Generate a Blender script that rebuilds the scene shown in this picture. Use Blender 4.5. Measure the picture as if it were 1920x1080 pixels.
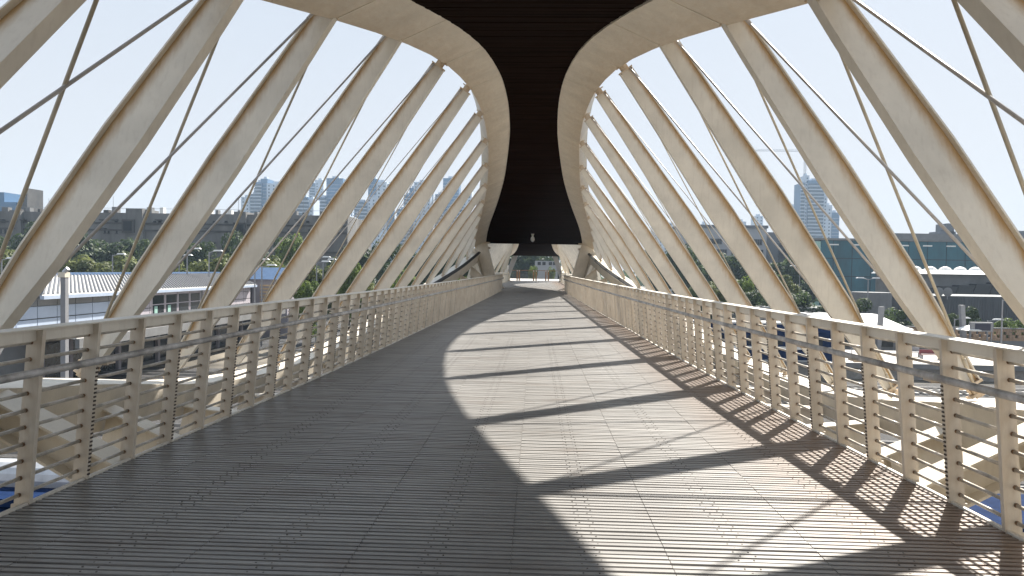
import bpy, math, random
import numpy as np
from mathutils import Vector, Matrix
random.seed(7)
S = bpy.context.scene
for o in list(bpy.data.objects): bpy.data.objects.remove(o)
C = bpy.data.collections.new("Scene"); S.collection.children.link(C)

# ------------------------------------------------------------------ camera
F = 1280.0; ROLL = .016; CX = .17; CZ = 1.58
yaw = math.atan(44.5 / F); pitch = -math.atan(33.6 / F)
fw = Vector((-math.sin(yaw) * math.cos(pitch), math.cos(yaw) * math.cos(pitch), math.sin(pitch)))
rt = Vector((math.cos(yaw), math.sin(yaw), 0)); up = rt.cross(fw)
r2 = math.cos(ROLL) * rt + math.sin(ROLL) * up
u2 = -math.sin(ROLL) * rt + math.cos(ROLL) * up
CAM = Vector((CX, 0, CZ))
cam = bpy.data.cameras.new("camera"); co = bpy.data.objects.new("camera", cam); C.objects.link(co)
M = Matrix((r2, u2, -fw)).transposed().to_4x4(); M.translation = CAM; co.matrix_world = M
cam.sensor_width = 36; cam.lens = F / 1920 * 36; cam.clip_end = 6000; cam.clip_start = .05
S.camera = co
def atY(px, py, Y):
    "where the sight line through a point of the photograph meets the vertical plane y = Y"
    d = (px - 960) / F * r2 - (py - 540) / F * u2 + fw
    return CAM + d * (Y / d.y)

# ------------------------------------------------------------------ sky, sun, exposure
SUN = Vector((.5, .84, 1)).normalized()
el = math.asin(SUN.z); az = math.atan2(SUN.x, SUN.y)
W = bpy.data.worlds.new("World"); S.world = W; W.use_nodes = True
nt = W.node_tree; bg = nt.nodes["Background"]
sk = nt.nodes.new("ShaderNodeTexSky"); sk.sky_type = 'NISHITA'; sk.sun_disc = False
sk.sun_elevation = el; sk.sun_rotation = az
sk.air_density = 1.0; sk.dust_density = 2.5; sk.ozone_density = 1.5
mxw = nt.nodes.new("ShaderNodeMix"); mxw.data_type = 'RGBA'; mxw.inputs["Factor"].default_value = .96      # thin bright high haze over a clear sky
mxw.inputs["B"].default_value = (3.35, 3.55, 3.85, 1)
tcw = nt.nodes.new("ShaderNodeTexCoord"); sxw = nt.nodes.new("ShaderNodeSeparateXYZ"); rpw = nt.nodes.new("ShaderNodeValToRGB")
nt.links.new(tcw.outputs["Generated"], sxw.inputs[0]); nt.links.new(sxw.outputs[2], rpw.inputs[0])
rpw.color_ramp.elements[0].position = 0.0; rpw.color_ramp.elements[0].color = (3.62, 3.62, 3.68, 1)
rpw.color_ramp.elements[1].position = .55; rpw.color_ramp.elements[1].color = (2.75, 3.2, 3.8, 1)
nt.links.new(rpw.outputs[0], mxw.inputs["B"])
nt.links.new(sk.outputs[0], mxw.inputs["A"]); nt.links.new(mxw.outputs["Result"], bg.inputs[0]); bg.inputs[1].default_value = .093
sl = bpy.data.lights.new("sun", 'SUN'); sl.energy = 5.0; sl.angle = math.radians(.75); sl.color = (1, .95, .87)
so = bpy.data.objects.new("sun", sl); C.objects.link(so)
so.rotation_euler = SUN.to_track_quat('Z', 'Y').to_euler()
S.view_settings.view_transform = 'Standard'; S.view_settings.look = 'None'
S.view_settings.exposure = 1.32; S.view_settings.gamma = 1

# ------------------------------------------------------------------ materials
def mat(name, col, rough=.6, var=.12, scale=3., metal=0., bump=0., bscale=40., stretch=(1, 1, 1), col2=None, spec=.5, fine=0.):
    m = bpy.data.materials.new(name); m.use_nodes = True; t = m.node_tree; b = t.nodes["Principled BSDF"]
    b.inputs["Roughness"].default_value = rough; b.inputs["Metallic"].default_value = metal
    b.inputs["Specular IOR Level"].default_value = spec
    g = t.nodes.new("ShaderNodeNewGeometry"); mp = t.nodes.new("ShaderNodeMapping"); mp.inputs["Scale"].default_value = stretch
    t.links.new(g.outputs["Position"], mp.inputs["Vector"])
    n = t.nodes.new("ShaderNodeTexNoise"); n.inputs["Scale"].default_value = scale; n.inputs["Detail"].default_value = 6
    n.inputs["Roughness"].default_value = .65
    t.links.new(mp.outputs[0], n.inputs["Vector"])
    r = t.nodes.new("ShaderNodeValToRGB")
    c2 = col2 or tuple(max(0, c * (1 - 2.2 * var)) for c in col)
    r.color_ramp.elements[0].position = .32; r.color_ramp.elements[1].position = .68
    r.color_ramp.elements[0].color = (*c2, 1); r.color_ramp.elements[1].color = (*[min(1, c * (1 + var)) for c in col], 1)
    t.links.new(n.outputs["Fac"], r.inputs[0]); t.links.new(r.outputs[0], b.inputs["Base Color"])
    if bump:
        n2 = t.nodes.new("ShaderNodeTexNoise"); n2.inputs["Scale"].default_value = bscale; n2.inputs["Detail"].default_value = 4
        t.links.new(mp.outputs[0], n2.inputs["Vector"])
        bp = t.nodes.new("ShaderNodeBump"); bp.inputs["Strength"].default_value = bump; bp.inputs["Distance"].default_value = .01
        t.links.new(n2.outputs["Fac"], bp.inputs["Height"]); t.links.new(bp.outputs[0], b.inputs["Normal"])
    m["ramp"] = r.name
    return m

def paint_mat(name, col, stain=(.42, .25, .09), amount=.8):
    "old cream paint with rust-yellow dirt where the mesh says water collects (point attribute 'dirt') and streaks"
    m = mat(name, col, rough=.42, var=.07, scale=1.3, bump=.05, bscale=25)
    t = m.node_tree; b = t.nodes["Principled BSDF"]; r = t.nodes[m["ramp"]]
    at = t.nodes.new("ShaderNodeAttribute"); at.attribute_name = "dirt"
    g = t.nodes.new("ShaderNodeNewGeometry")
    mp = t.nodes.new("ShaderNodeMapping"); mp.inputs["Scale"].default_value = (9, 2, 2.2); t.links.new(g.outputs["Position"], mp.inputs["Vector"])
    n = t.nodes.new("ShaderNodeTexNoise"); n.inputs["Scale"].default_value = 1.6; n.inputs["Detail"].default_value = 8; n.inputs["Roughness"].default_value = .7
    t.links.new(mp.outputs[0], n.inputs["Vector"])
    # dirt factor = smoothstep(dirt + (noise-.5)*.7)
    a1 = t.nodes.new("ShaderNodeMath"); a1.operation = 'MULTIPLY_ADD'; a1.inputs[1].default_value = .75; a1.inputs[2].default_value = -.375
    t.links.new(n.outputs["Fac"], a1.inputs[0])
    a2 = t.nodes.new("ShaderNodeMath"); a2.operation = 'ADD'; t.links.new(a1.outputs[0], a2.inputs[0]); t.links.new(at.outputs["Fac"], a2.inputs[1])
    mr = t.nodes.new("ShaderNodeMapRange"); mr.interpolation_type = 'SMOOTHSTEP'
    mr.inputs["From Min"].default_value = .25; mr.inputs["From Max"].default_value = 1.05; mr.inputs["To Max"].default_value = amount
    t.links.new(a2.outputs[0], mr.inputs["Value"])
    mx = t.nodes.new("ShaderNodeMix"); mx.data_type = 'RGBA'; mx.inputs["B"].default_value = (*stain, 1)
    t.links.new(r.outputs[0], mx.inputs["A"]); t.links.new(mr.outputs[0], mx.inputs["Factor"])
    # fine vertical streaks, faint
    mp2 = t.nodes.new("ShaderNodeMapping"); mp2.inputs["Scale"].default_value = (14, 14, .7); t.links.new(g.outputs["Position"], mp2.inputs["Vector"])
    n3 = t.nodes.new("ShaderNodeTexNoise"); n3.inputs["Scale"].default_value = 2.; n3.inputs["Detail"].default_value = 5; t.links.new(mp2.outputs[0], n3.inputs["Vector"])
    mr2 = t.nodes.new("ShaderNodeMapRange"); mr2.inputs["From Min"].default_value = .52; mr2.inputs["From Max"].default_value = .8; mr2.inputs["To Max"].default_value = .16
    t.links.new(n3.outputs["Fac"], mr2.inputs["Value"])
    mx2 = t.nodes.new("ShaderNodeMix"); mx2.data_type = 'RGBA'; mx2.inputs["B"].default_value = (.3, .22, .14, 1)
    t.links.new(mx.outputs["Result"], mx2.inputs["A"]); t.links.new(mr2.outputs[0], mx2.inputs["Factor"])
    t.links.new(mx2.outputs["Result"], b.inputs["Base Color"])
    return m

def wood_mat():
    m = bpy.data.materials.new("weathered deck timber"); m.use_nodes = True; t = m.node_tree; b = t.nodes["Principled BSDF"]
    b.inputs["Roughness"].default_value = .40; b.inputs["Specular IOR Level"].default_value = .42
    g = t.nodes.new("ShaderNodeNewGeometry")
    def noise(sc, st, det=6, rough=.6):
        mp = t.nodes.new("ShaderNodeMapping"); mp.inputs["Scale"].default_value = st; t.links.new(g.outputs["Position"], mp.inputs["Vector"])
        n = t.nodes.new("ShaderNodeTexNoise"); n.inputs["Scale"].default_value = sc; n.inputs["Detail"].default_value = det; n.inputs["Roughness"].default_value = rough
        t.links.new(mp.outputs[0], n.inputs["Vector"]); return n
    grain = noise(1., (3, 90, 20)); board = noise(1., (.35, 17.9, 1), 2); big = noise(.8, (1, 1, 1)); stains = noise(1.0, (.8, 2.6, 1), 8, .7)
    r = t.nodes.new("ShaderNodeValToRGB"); e = r.color_ramp.elements
    e[0].position = .3; e[0].color = (.135, .13, .125, 1); e[1].position = .7; e[1].color = (.41, .395, .375, 1)
    s = t.nodes.new("ShaderNodeMath"); s.operation = 'MULTIPLY_ADD'; s.inputs[1].default_value = .45
    s2 = t.nodes.new("ShaderNodeMath"); s2.operation = 'MULTIPLY_ADD'; s2.inputs[1].default_value = .35
    s3 = t.nodes.new("ShaderNodeMath"); s3.operation = 'MULTIPLY'; s3.inputs[1].default_value = .25
    t.links.new(big.outputs["Fac"], s3.inputs[0]); t.links.new(grain.outputs["Fac"], s2.inputs[0]); t.links.new(s3.outputs[0], s2.inputs[2])
    t.links.new(board.outputs["Fac"], s.inputs[0]); t.links.new(s2.outputs[0], s.inputs[2]); t.links.new(s.outputs[0], r.inputs[0])
    mr = t.nodes.new("ShaderNodeMapRange"); mr.inputs["From Min"].default_value = .53; mr.inputs["From Max"].default_value = .72; mr.inputs["To Max"].default_value = .6
    t.links.new(stains.outputs["Fac"], mr.inputs["Value"])
    mx = t.nodes.new("ShaderNodeMix"); mx.data_type = 'RGBA'; mx.inputs["B"].default_value = (.15, .115, .09, 1)
    t.links.new(r.outputs[0], mx.inputs["A"]); t.links.new(mr.outputs[0], mx.inputs["Factor"]); 
    # browner wood along the right edge
    sx = t.nodes.new("ShaderNodeSeparateXYZ"); t.links.new(g.outputs["Position"], sx.inputs[0])
    me = t.nodes.new("ShaderNodeMapRange"); me.interpolation_type = 'SMOOTHSTEP'
    me.inputs["From Min"].default_value = 1.55; me.inputs["From Max"].default_value = 2.7; me.inputs["To Max"].default_value = .62
    t.links.new(sx.outputs[0], me.inputs["Value"])
    mx2 = t.nodes.new("ShaderNodeMix"); mx2.data_type = 'RGBA'; mx2.inputs["B"].default_value = (.24, .15, .095, 1)
    t.links.new(mx.outputs["Result"], mx2.inputs["A"]); t.links.new(me.outputs[0], mx2.inputs["Factor"])
    t.links.new(mx2.outputs["Result"], b.inputs["Base Color"])
    bp = t.nodes.new("ShaderNodeBump"); bp.inputs["Strength"].default_value = .25; bp.inputs["Distance"].default_value = .004
    t.links.new(grain.outputs["Fac"], bp.inputs["Height"]); t.links.new(bp.outputs[0], b.inputs["Normal"])
    return m

def leaf_mat(name, c1, c2):
    m = bpy.data.materials.new(name); m.use_nodes = True; t = m.node_tree; b = t.nodes["Principled BSDF"]
    b.inputs["Roughness"].default_value = .6
    g = t.nodes.new("ShaderNodeNewGeometry"); n = t.nodes.new("ShaderNodeTexNoise"); n.inputs["Scale"].default_value = .45; n.inputs["Detail"].default_value = 4
    t.links.new(g.outputs["Position"], n.inputs["Vector"])
    r = t.nodes.new("ShaderNodeValToRGB"); r.color_ramp.elements[0].position = .35; r.color_ramp.elements[1].position = .65
    r.color_ramp.elements[0].color = (*c1, 1); r.color_ramp.elements[1].color = (*c2, 1)
    t.links.new(n.outputs["Fac"], r.inputs[0]); t.links.new(r.outputs[0], b.inputs["Base Color"])
    tr = t.nodes.new("ShaderNodeBsdfTranslucent"); t.links.new(r.outputs[0], tr.inputs["Color"])
    ms = t.nodes.new("ShaderNodeMixShader"); ms.inputs[0].default_value = .45
    out = t.nodes["Material Output"]; t.links.new(b.outputs[0], ms.inputs[1]); t.links.new(tr.outputs[0], ms.inputs[2]); t.links.new(ms.outputs[0], out.inputs[0])
    return m

CREAM = (.60, .53, .42)
P = {}
P['strut'] = paint_mat("cream strut paint", (.76, .70, .60), amount=.9)
P['beam'] = paint_mat("cream beam paint", (.72, .65, .535), amount=.55)
P['rail'] = paint_mat("cream railing paint", (.80, .75, .655), stain=(.40, .25, .12), amount=.6)
P['rod'] = mat("brownish cream rod", (.60, .55, .48), rough=.35, var=.2, scale=9)
P['collar'] = mat("rusty collar", (.27, .17, .10), rough=.7, var=.3, scale=30)
P['galv'] = mat("weathered galvanised handrail", (.52, .51, .50), rough=.5, var=.25, scale=6, metal=.2, bump=.3, col2=(.22, .21, .20))
P['cable'] = mat("grey steel cable", (.48, .455, .44), rough=.45, var=.1)
P['rodc'] = mat("cream tension rod", (.50, .44, .34), rough=.45, var=.1)
P['bolt'] = mat("dark bolt steel", (.09, .07, .055), rough=.6, var=.3, scale=40)
P['black'] = mat("black rubber strip", (.02, .02, .02), rough=.6)
P['wood'] = wood_mat()
P['under'] = mat("dark deck substructure", (.30, .285, .265), rough=.8)
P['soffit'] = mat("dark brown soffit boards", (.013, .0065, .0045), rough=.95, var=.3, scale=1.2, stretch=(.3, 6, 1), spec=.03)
P['roofw'] = mat("dull white roof", (.50, .50, .49), rough=.6, var=.08)
P['white'] = mat("white painted steel", (.75, .74, .71), rough=.4, var=.04)
P['gravel'] = mat("track ballast", (.06, .057, .055), rough=.95, var=.4, scale=9, bump=.8, bscale=12)
P['steel'] = mat("polished rail steel", (.45, .44, .43), rough=.3, var=.1, metal=.8)
P['asphalt'] = mat("asphalt", (.055, .055, .058), rough=.9, var=.25, scale=.3)
P['earth'] = mat("dry ground", (.16, .14, .11), rough=.95, var=.35, scale=.12)
P['grass'] = mat("rough grass", (.10, .12, .05), rough=.95, var=.35, scale=.3)
P['concrete'] = mat("pale platform concrete", (.52, .49, .45), rough=.85, var=.12, scale=.8)
P['brut'] = mat("raw brown-grey concrete", (.165, .16, .155), rough=.9, var=.22, scale=.25, stretch=(1, 1, .25))
P['brut2'] = mat("darker raw concrete", (.07, .066, .062), rough=.9, var=.22, scale=.25)
P['dwin'] = mat("dark window glass", (.025, .03, .035), rough=.15, var=.2)
P['void'] = mat('dark recessed window', (.012, .013, .015), rough=.9, var=.1)
P['teal'] = mat("teal glass cladding", (.012, .10, .135), rough=.5, var=.22, scale=.2, stretch=(1, 1, .4))
P['teal2'] = mat("pale green glass", (.30, .48, .42), rough=.3, var=.1)
P['office'] = mat("pale office cladding", (.34, .35, .37), rough=.7, var=.06, scale=.1)
P['office2'] = mat("darker office cladding", (.14, .15, .165), rough=.7, var=.06, scale=.1)
P['towerw'] = mat("pale tower render", (.46, .52, .60), rough=.8, var=.05, scale=.05)
P['towerb'] = mat("blue grey tower cladding", (.075, .155, .27), rough=.5, var=.12, scale=.05)
P['twin'] = mat("tower window glass", (.07, .10, .14), rough=.2, var=.1)
P['slab'] = mat("balcony slab", (.38, .43, .50), rough=.8, var=.05)
P['lilac'] = mat("lilac grey wall panel", (.36, .33, .36), rough=.7, var=.05, scale=.5)
P['bluepanel'] = mat("pale blue metal panel", (.36, .42, .52), rough=.5, var=.05, scale=.5)
P['metalroof'] = mat("white standing-seam roof", (.62, .60, .56), rough=.45, var=.05)
P['seam'] = mat("roof seam", (.13, .13, .14), rough=.6)
P['blueroof'] = mat("slate blue flashing", (.10, .17, .30), rough=.5, var=.1)
P['navy'] = mat("navy train paint", (.012, .028, .08), rough=.85, spec=.05, var=.15)
P['red'] = mat("dull red train paint", (.22, .04, .05), rough=.4, var=.15)
P['silver'] = mat("silver duct", (.55, .56, .58), rough=.55, var=.1, metal=.5)
P['dgrey'] = mat("dark grey corrugated wall", (.085, .09, .095), rough=.7, var=.15, scale=.5, stretch=(3, 1, .3))
P['mgrey'] = mat("mid grey wall", (.18, .18, .18), rough=.8, var=.1, scale=.5)
P['rconc'] = mat("orange-beige block wall", (.38, .26, .17), rough=.9, var=.15, scale=.8)
P['screen'] = mat("navy sign face", (.012, .012, .035), rough=.3, var=.05)
P['pole'] = mat("grey lamp post", (.25, .25, .26), rough=.5, var=.05)
P['bark'] = mat("tree bark", (.10, .075, .055), rough=.95, var=.2)
P['brown'] = mat("rust brown posts", (.30, .17, .09), rough=.8, var=.2)
P['leafA'] = leaf_mat("olive green leaves", (.06, .08, .022), (.20, .22, .065))
P['leafB'] = leaf_mat("dark green leaves", (.025, .045, .018), (.085, .12, .04))
P['leafC'] = leaf_mat("light green leaves", (.07, .11, .02), (.20, .26, .06))
P['louvre'] = mat("sunlit timber louvre", (.60, .42, .25), rough=.7, var=.1)

# ------------------------------------------------------------------ helpers
ORD = "first second third fourth fifth sixth seventh eighth ninth tenth eleventh twelfth thirteenth fourteenth fifteenth sixteenth seventeenth eighteenth nineteenth twentieth".split()
def setp(o, label=None, cat=None, group=None, kind=None):
    if label: o["label"] = label
    if cat: o["category"] = cat
    if group: o["group"] = group
    if kind: o["kind"] = kind
    return o
def empty(name, loc=(0, 0, 0), label=None, cat=None, group=None, rz=0):
    o = bpy.data.objects.new(name, None); C.objects.link(o); o.location = loc; o.rotation_euler.z = rz
    o.empty_display_size = .2
    return setp(o, label, cat, group)
def link(name, me, parent=None, loc=(0, 0, 0)):
    o = bpy.data.objects.new(name, me); C.objects.link(o); o.location = loc
    if parent: o.parent = parent
    return o
class MB:
    def __init__(s): s.v = []; s.f = []; s.d = None; s.mi = []; s.cur = 0
    def add(s, vs, fs):
        k = len(s.v); s.v += [tuple(v) for v in vs]; s.f += [tuple(k + i for i in f) for f in fs]; s.mi += [s.cur] * len(fs); return s
    def box(s, x0, x1, y0, y1, z0, z1):
        return s.add([(x0, y0, z0), (x1, y0, z0), (x1, y1, z0), (x0, y1, z0), (x0, y0, z1), (x1, y0, z1), (x1, y1, z1), (x0, y1, z1)],
                     [(0, 3, 2, 1), (4, 5, 6, 7), (0, 1, 5, 4), (1, 2, 6, 5), (2, 3, 7, 6), (3, 0, 4, 7)])
    def hexa(s, b, t):
        return s.add(list(b) + list(t), [(0, 3, 2, 1), (4, 5, 6, 7), (0, 1, 5, 4), (1, 2, 6, 5), (2, 3, 7, 6), (3, 0, 4, 7)])
    def obox(s, c, a, b, n):
        "box from centre c and three half vectors"
        c, a, b, n = Vector(c), Vector(a), Vector(b), Vector(n)
        return s.hexa([c - a - b - n, c + a - b - n, c + a + b - n, c - a + b - n], [c - a - b + n, c + a - b + n, c + a + b + n, c - a + b + n])
    def tube(s, p0, p1, r, n=8, r1=None, cap=True):
        p0, p1 = Vector(p0), Vector(p1); a = (p1 - p0).normalized(); r1 = r if r1 is None else r1
        x = a.cross(Vector((0, 0, 1)));
        if x.length < .01: x = Vector((1, 0, 0))
        x.normalize(); y = a.cross(x)
        vs = []
        for p, rr in ((p0, r), (p1, r1)):
            for i in range(n):
                t = 2 * math.pi * i / n; vs.append(p + rr * (math.cos(t) * x + math.sin(t) * y))
        fs = [(i, (i + 1) % n, n + (i + 1) % n, n + i) for i in range(n)]
        if cap: fs += [tuple(range(n))[::-1], tuple(range(n, 2 * n))]
        return s.add(vs, fs)
    def sweep(s, secs, closed=True, caps=True):
        n = len(secs[0]); k0 = len(s.v)
        vs = [p for sec in secs for p in sec]; fs = []
        m = n if closed else n - 1
        for i in range(len(secs) - 1):
            for j in range(m): fs.append((i * n + j, i * n + (j + 1) % n, (i + 1) * n + (j + 1) % n, (i + 1) * n + j))
        if caps and closed: fs += [tuple(range(n))[::-1], tuple(range((len(secs) - 1) * n, len(secs) * n))]
        return s.add(vs, fs)
    def mesh(s, name, mats, dirt=None, smooth=False):
        me = bpy.data.meshes.new(name); me.from_pydata(s.v, [], s.f)
        for m in (mats if isinstance(mats, (list, tuple)) else [mats]): me.materials.append(m)
        if any(s.mi): me.polygons.foreach_set("material_index", s.mi)
        if dirt is not None:
            a = me.attributes.new("dirt", 'FLOAT', 'POINT'); a.data.foreach_set("value", dirt)
        if smooth: me.polygons.foreach_set("use_smooth", [True] * len(s.f))
        me.update(); return me
    def build(s, name, mats, parent=None, loc=(0, 0, 0), dirt=None, smooth=False, kind=None):
        o = link(name, s.mesh(name, mats, dirt, smooth), parent, loc)
        if kind: o["kind"] = kind
        return o
def clone(o, parent=None, recursive=True):
    c = o.copy(); C.objects.link(c); c.parent = parent
    if recursive:
        for ch in [q for q in bpy.data.objects if q.parent == o]: clone(ch, c)
    return c
def table(pts, smooth=2.0):
    xs = np.array([p[0] for p in pts], float); g = np.arange(xs[0] - 4, xs[-1] + 4, .1)
    def one(k):
        ys = np.array([p[k] for p in pts], float)
        v = np.interp(g, xs, ys)
        v = np.where(g < xs[0], ys[0] + (g - xs[0]) * (ys[1] - ys[0]) / (xs[1] - xs[0]), v)
        v = np.where(g > xs[-1], ys[-1] + (g - xs[-1]) * (ys[-1] - ys[-2]) / (xs[-1] - xs[-2]), v)
        w = np.exp(-.5 * (np.arange(-30, 31) * .1 / (smooth * .5)) ** 2); w /= w.sum()
        return np.convolve(np.pad(v, 30, mode='reflect', reflect_type='odd'), w, 'valid')
    cols = [one(k) for k in range(1, len(pts[0]))]
    return lambda y: tuple(float(np.interp(y, g, c)) for c in cols)

# ------------------------------------------------------------------ bridge curves (metres; y runs along the bridge, x = 0 is its axis)
top_pts = [(-2, 4.25, 2.7), (0.5, 3.7, 2.95), (3.2, 3.18, 3.36), (6.3, 2.84, 4.08), (9, 2.58, 4.8), (11.5, 2.2, 5.36), (14.7, 1.86, 5.97), (18.4, 1.64, 6.38), (22, 1.60, 6.5), (25.5, 1.68, 6.3), (29, 1.92, 5.95),
           (32.5, 2.2, 5.52), (36, 2.6, 5.1), (39.5, 3.05, 4.66), (43, 3.55, 4.2), (46.5, 4.0, 3.7), (49.5, 4.3, 3.15)]
low_pts = [(-2, 3.95, 2.2), (0.3, 3.8, 1.7), (2.7, 3.95, 1.15), (4.9, 4.35, .73), (8.1, 5.3, .25), (12, 6.45, -.46), (15.5, 6.95, -.93), (19.3, 7.2, -1.2), (22.9, 7.3, -1.25), (26.5, 7.1, -1.05), (30, 6.7, -.55), (33.3, 6.2, .1),
           (36.5, 5.7, .7), (39.6, 5.25, 1.2), (42.8, 4.85, 1.7), (46.2, 4.5, 2.3), (49.5, 4.25, 2.85)]
rail_pts = [(-3, 3.4), (1, 3.24), (4.2, 3.12), (5.4, 3.07), (7.6, 2.98), (10.4, 2.87), (13.2, 2.80), (16, 2.74), (30, 2.46), (47, 2.14)]
TOP = table(top_pts); LOW = table(low_pts); RAIL = table(rail_pts, 1.5)
def zd(y): return .14 * min(1, max(0, (y - 8) / 38)) ** 1.5
YT = [2.2, 5.05, 6.75, 9.0, 11.6, 14.8, 18.3, 21.8, 25.4, 29, 32.5, 36, 39.5, 43, 46.5]
YB = [0.5, 3.2, 5.4, 8.1, 12, 15.5, 19.3, 22.9, 26.5, 30, 33.3, 36.5, 39.6, 42.8, 46.2]
Y0, Y1 = -1.5, 49.6
L2 = 51.5      # the second eye-shaped span starts here

bridge = empty("footbridge", (0, 0, 0), "cream steel footbridge span of slanting ribs under a dark hourglass canopy, standing round the camera", "footbridge")

# edge beams of the canopy
def top_sec(y, s):
    w, z = TOP(y); z += .06 if s < 0 else 0
    return [(s * w, y, z), (s * (w + .30), y, z + .56), (s * (w - .30), y, z + .92), (s * (w - .82), y, z + .86), (s * (w - .82), y, z + .38)]
ys = [Y0 + (Y1 - Y0) * i / 34 for i in range(35)]
for s in (-1, 1):
    mb = MB(); secs = []; dirt = []
    for y in ys:
        q = top_sec(y, s); secs.append(q if s > 0 else q[::-1]); d = [.75, .1, .1, .1, .35]; dirt += d if s > 0 else d[::-1]
    mb.sweep(secs); mb.build("edge_beam", P['beam'], bridge, dirt=dirt)
    # joint plates / weld seams across the underside, slim raised strips at every second rib
    for y in YT[::1]:
        a = top_sec(y, s); b = top_sec(y + .05, s)
        m2 = MB(); off = Vector((0, 0, -.009))
        m2.hexa([Vector(a[0]) + off, Vector(b[0]) + off, Vector(b[4]) + off, Vector(a[4]) + off], [Vector(a[0]) + Vector((0, 0, .01)), Vector(b[0]) + Vector((0, 0, .01)), Vector(b[4]) + Vector((0, 0, .01)), Vector(a[4]) + Vector((0, 0, .01))])
        m2.build("weld_seam", P['beam'], bridge)
# soffit boards between them
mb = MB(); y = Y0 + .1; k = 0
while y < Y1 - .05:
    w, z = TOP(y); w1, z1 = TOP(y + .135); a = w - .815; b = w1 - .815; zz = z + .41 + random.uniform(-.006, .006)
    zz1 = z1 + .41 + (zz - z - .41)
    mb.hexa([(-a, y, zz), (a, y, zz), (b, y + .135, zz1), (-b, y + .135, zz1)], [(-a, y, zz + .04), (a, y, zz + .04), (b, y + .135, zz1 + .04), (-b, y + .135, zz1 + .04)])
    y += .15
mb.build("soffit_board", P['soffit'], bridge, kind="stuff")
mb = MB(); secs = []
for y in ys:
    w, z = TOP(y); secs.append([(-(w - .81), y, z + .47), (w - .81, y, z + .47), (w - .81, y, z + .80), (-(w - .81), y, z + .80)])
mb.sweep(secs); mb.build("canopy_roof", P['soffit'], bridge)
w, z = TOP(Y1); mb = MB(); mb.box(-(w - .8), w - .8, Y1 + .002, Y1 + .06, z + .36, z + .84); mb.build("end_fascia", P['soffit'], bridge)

# lower arches
def low_sec(y, s):
    w, z = LOW(y)
    return [(s * (w - .34), y, z - .12), (s * (w + .36), y, z - .06), (s * (w + .26), y, z - .62), (s * (w - .20), y, z - .70)]
for s in (-1, 1):
    mb = MB(); secs = []
    for y in ys:
        q = low_sec(y, s); secs.append(q if s < 0 else q[::-1])
    mb.sweep(secs); mb.build("lower_arch", P['beam'], bridge, dirt=[.25] * len(mb.v))
    # black strip and lit lip that run on the inner edge of the arch near its end
    mb = MB(); secs = []
    for i in range(12):
        y = 32 + (49.2 - 32) * i / 11; w, z = LOW(y)
        secs.append([(s * (w - .37), y, z - .08), (s * (w - .24), y, z + .0), (s * (w - .30), y, z + .10), (s * (w - .44), y, z + .02)][::-s])
    mb.sweep(secs); mb.build("edge_strip", P['black'], bridge)

# struts
def strut(T, B, s, name="strut", mats=None):
    T, B = Vector(T), Vector(B); L = (B - T).length; a = (B - T) / L
    X = Vector((s, 0, 0)); w = (X - X.dot(a) * a).normalized(); n = a.cross(w)
    if n.y < 0: n = -n
    wid = .375 + min(.13, max(0, (L - 5.4) * .036))
    prof = [(0, .130, .130), (.12, .15 + .1 * (wid / 2 - .15), .150), (.45, wid / 2 + .012, wid / 2 - .01), (.76, wid / 2 - .012, wid / 2 - .028), (1, .088, .080)]
    dep, th = .058, .010
    N_ = None
    P0 = lambda t: T + a * (L * t)
    # web, subdivided across so dirt can lie along the upper flange
    mb = MB(); dirt = []; cols = 7
    def grid(sgn):
        k0 = len(mb.v); N = 15
        for i in range(N):
            t = i / (N - 1); wo = np.interp(t, [q[0] for q in prof], [q[1] for q in prof]); wi = np.interp(t, [q[0] for q in prof], [q[2] for q in prof])
            for j in range(cols):
                f = j / (cols - 1); off = -wi + f * (wo + wi)
                mb.v.append(tuple(P0(t) + w * off + n * th * sgn)); dirt.append(max(0, (f - .42) / .58) ** 1.2 * 1.05)
        for i in range(N - 1):
            for j in range(cols - 1):
                q = (k0 + i * cols + j, k0 + i * cols + j + 1, k0 + (i + 1) * cols + j + 1, k0 + (i + 1) * cols + j)
                mb.f.append(q if sgn < 0 else q[::-1]); mb.mi.append(0)
    grid(-1); grid(1)
    o = mb.build(name, P['strut'], bridge, dirt=dirt)
    for sg, idx, dd in ((1, 1, .22), (-1, 2, .08)):
        fb = MB(); secs = []; dr = []
        for q in prof:
            c = P0(q[0]) + w * sg * q[idx]; e = w * sg * .018
            sec = [c - n * dep, c + n * dep, c + n * dep + e, c - n * dep + e]; secs.append(sec if sg * s > 0 else sec[::-1]); dr += [dd] * 4
        fb.sweep(secs); fb.build("flange", P['strut'], o, dirt=dr)
    # end plates and fork brackets
    for p, d, q, nm in ((T, -a, prof[0], "top_bracket"), (B, a, prof[-1], "foot_bracket")):
        bb = MB(); hw = (q[1] + q[2]) / 2 + .03
        bb.obox(p + d * .012, w * hw, n * (dep + .015), a * .014)
        bb.obox(p + d * .06, w * (hw * .55), n * .018, a * .055)
        bb.obox(p + d * .10 + n * .04, w * (hw * .45), n * .010, a * .075)
        bb.obox(p + d * .10 - n * .04, w * (hw * .45), n * .010, a * .075)
        bb.obox(p + d * .135, w * (hw * .9), n * dep, a * .014)
        bb.tube(p + d * .09 - n * .11, p + d * .09 + n * .11, .026, 8)
        bb.cur = 1
        for u in (-.8, .8):
            for v in (-.7, .7):
                c = p + w * hw * u + n * dep * v - d * .012
                bb.obox(c, w * .012, n * .012, d * .014)
        bb.build(nm, [P['strut'], P['collar']], o, dirt=[.7] * len(bb.v))
    return o, w, n
ends = {}
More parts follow.
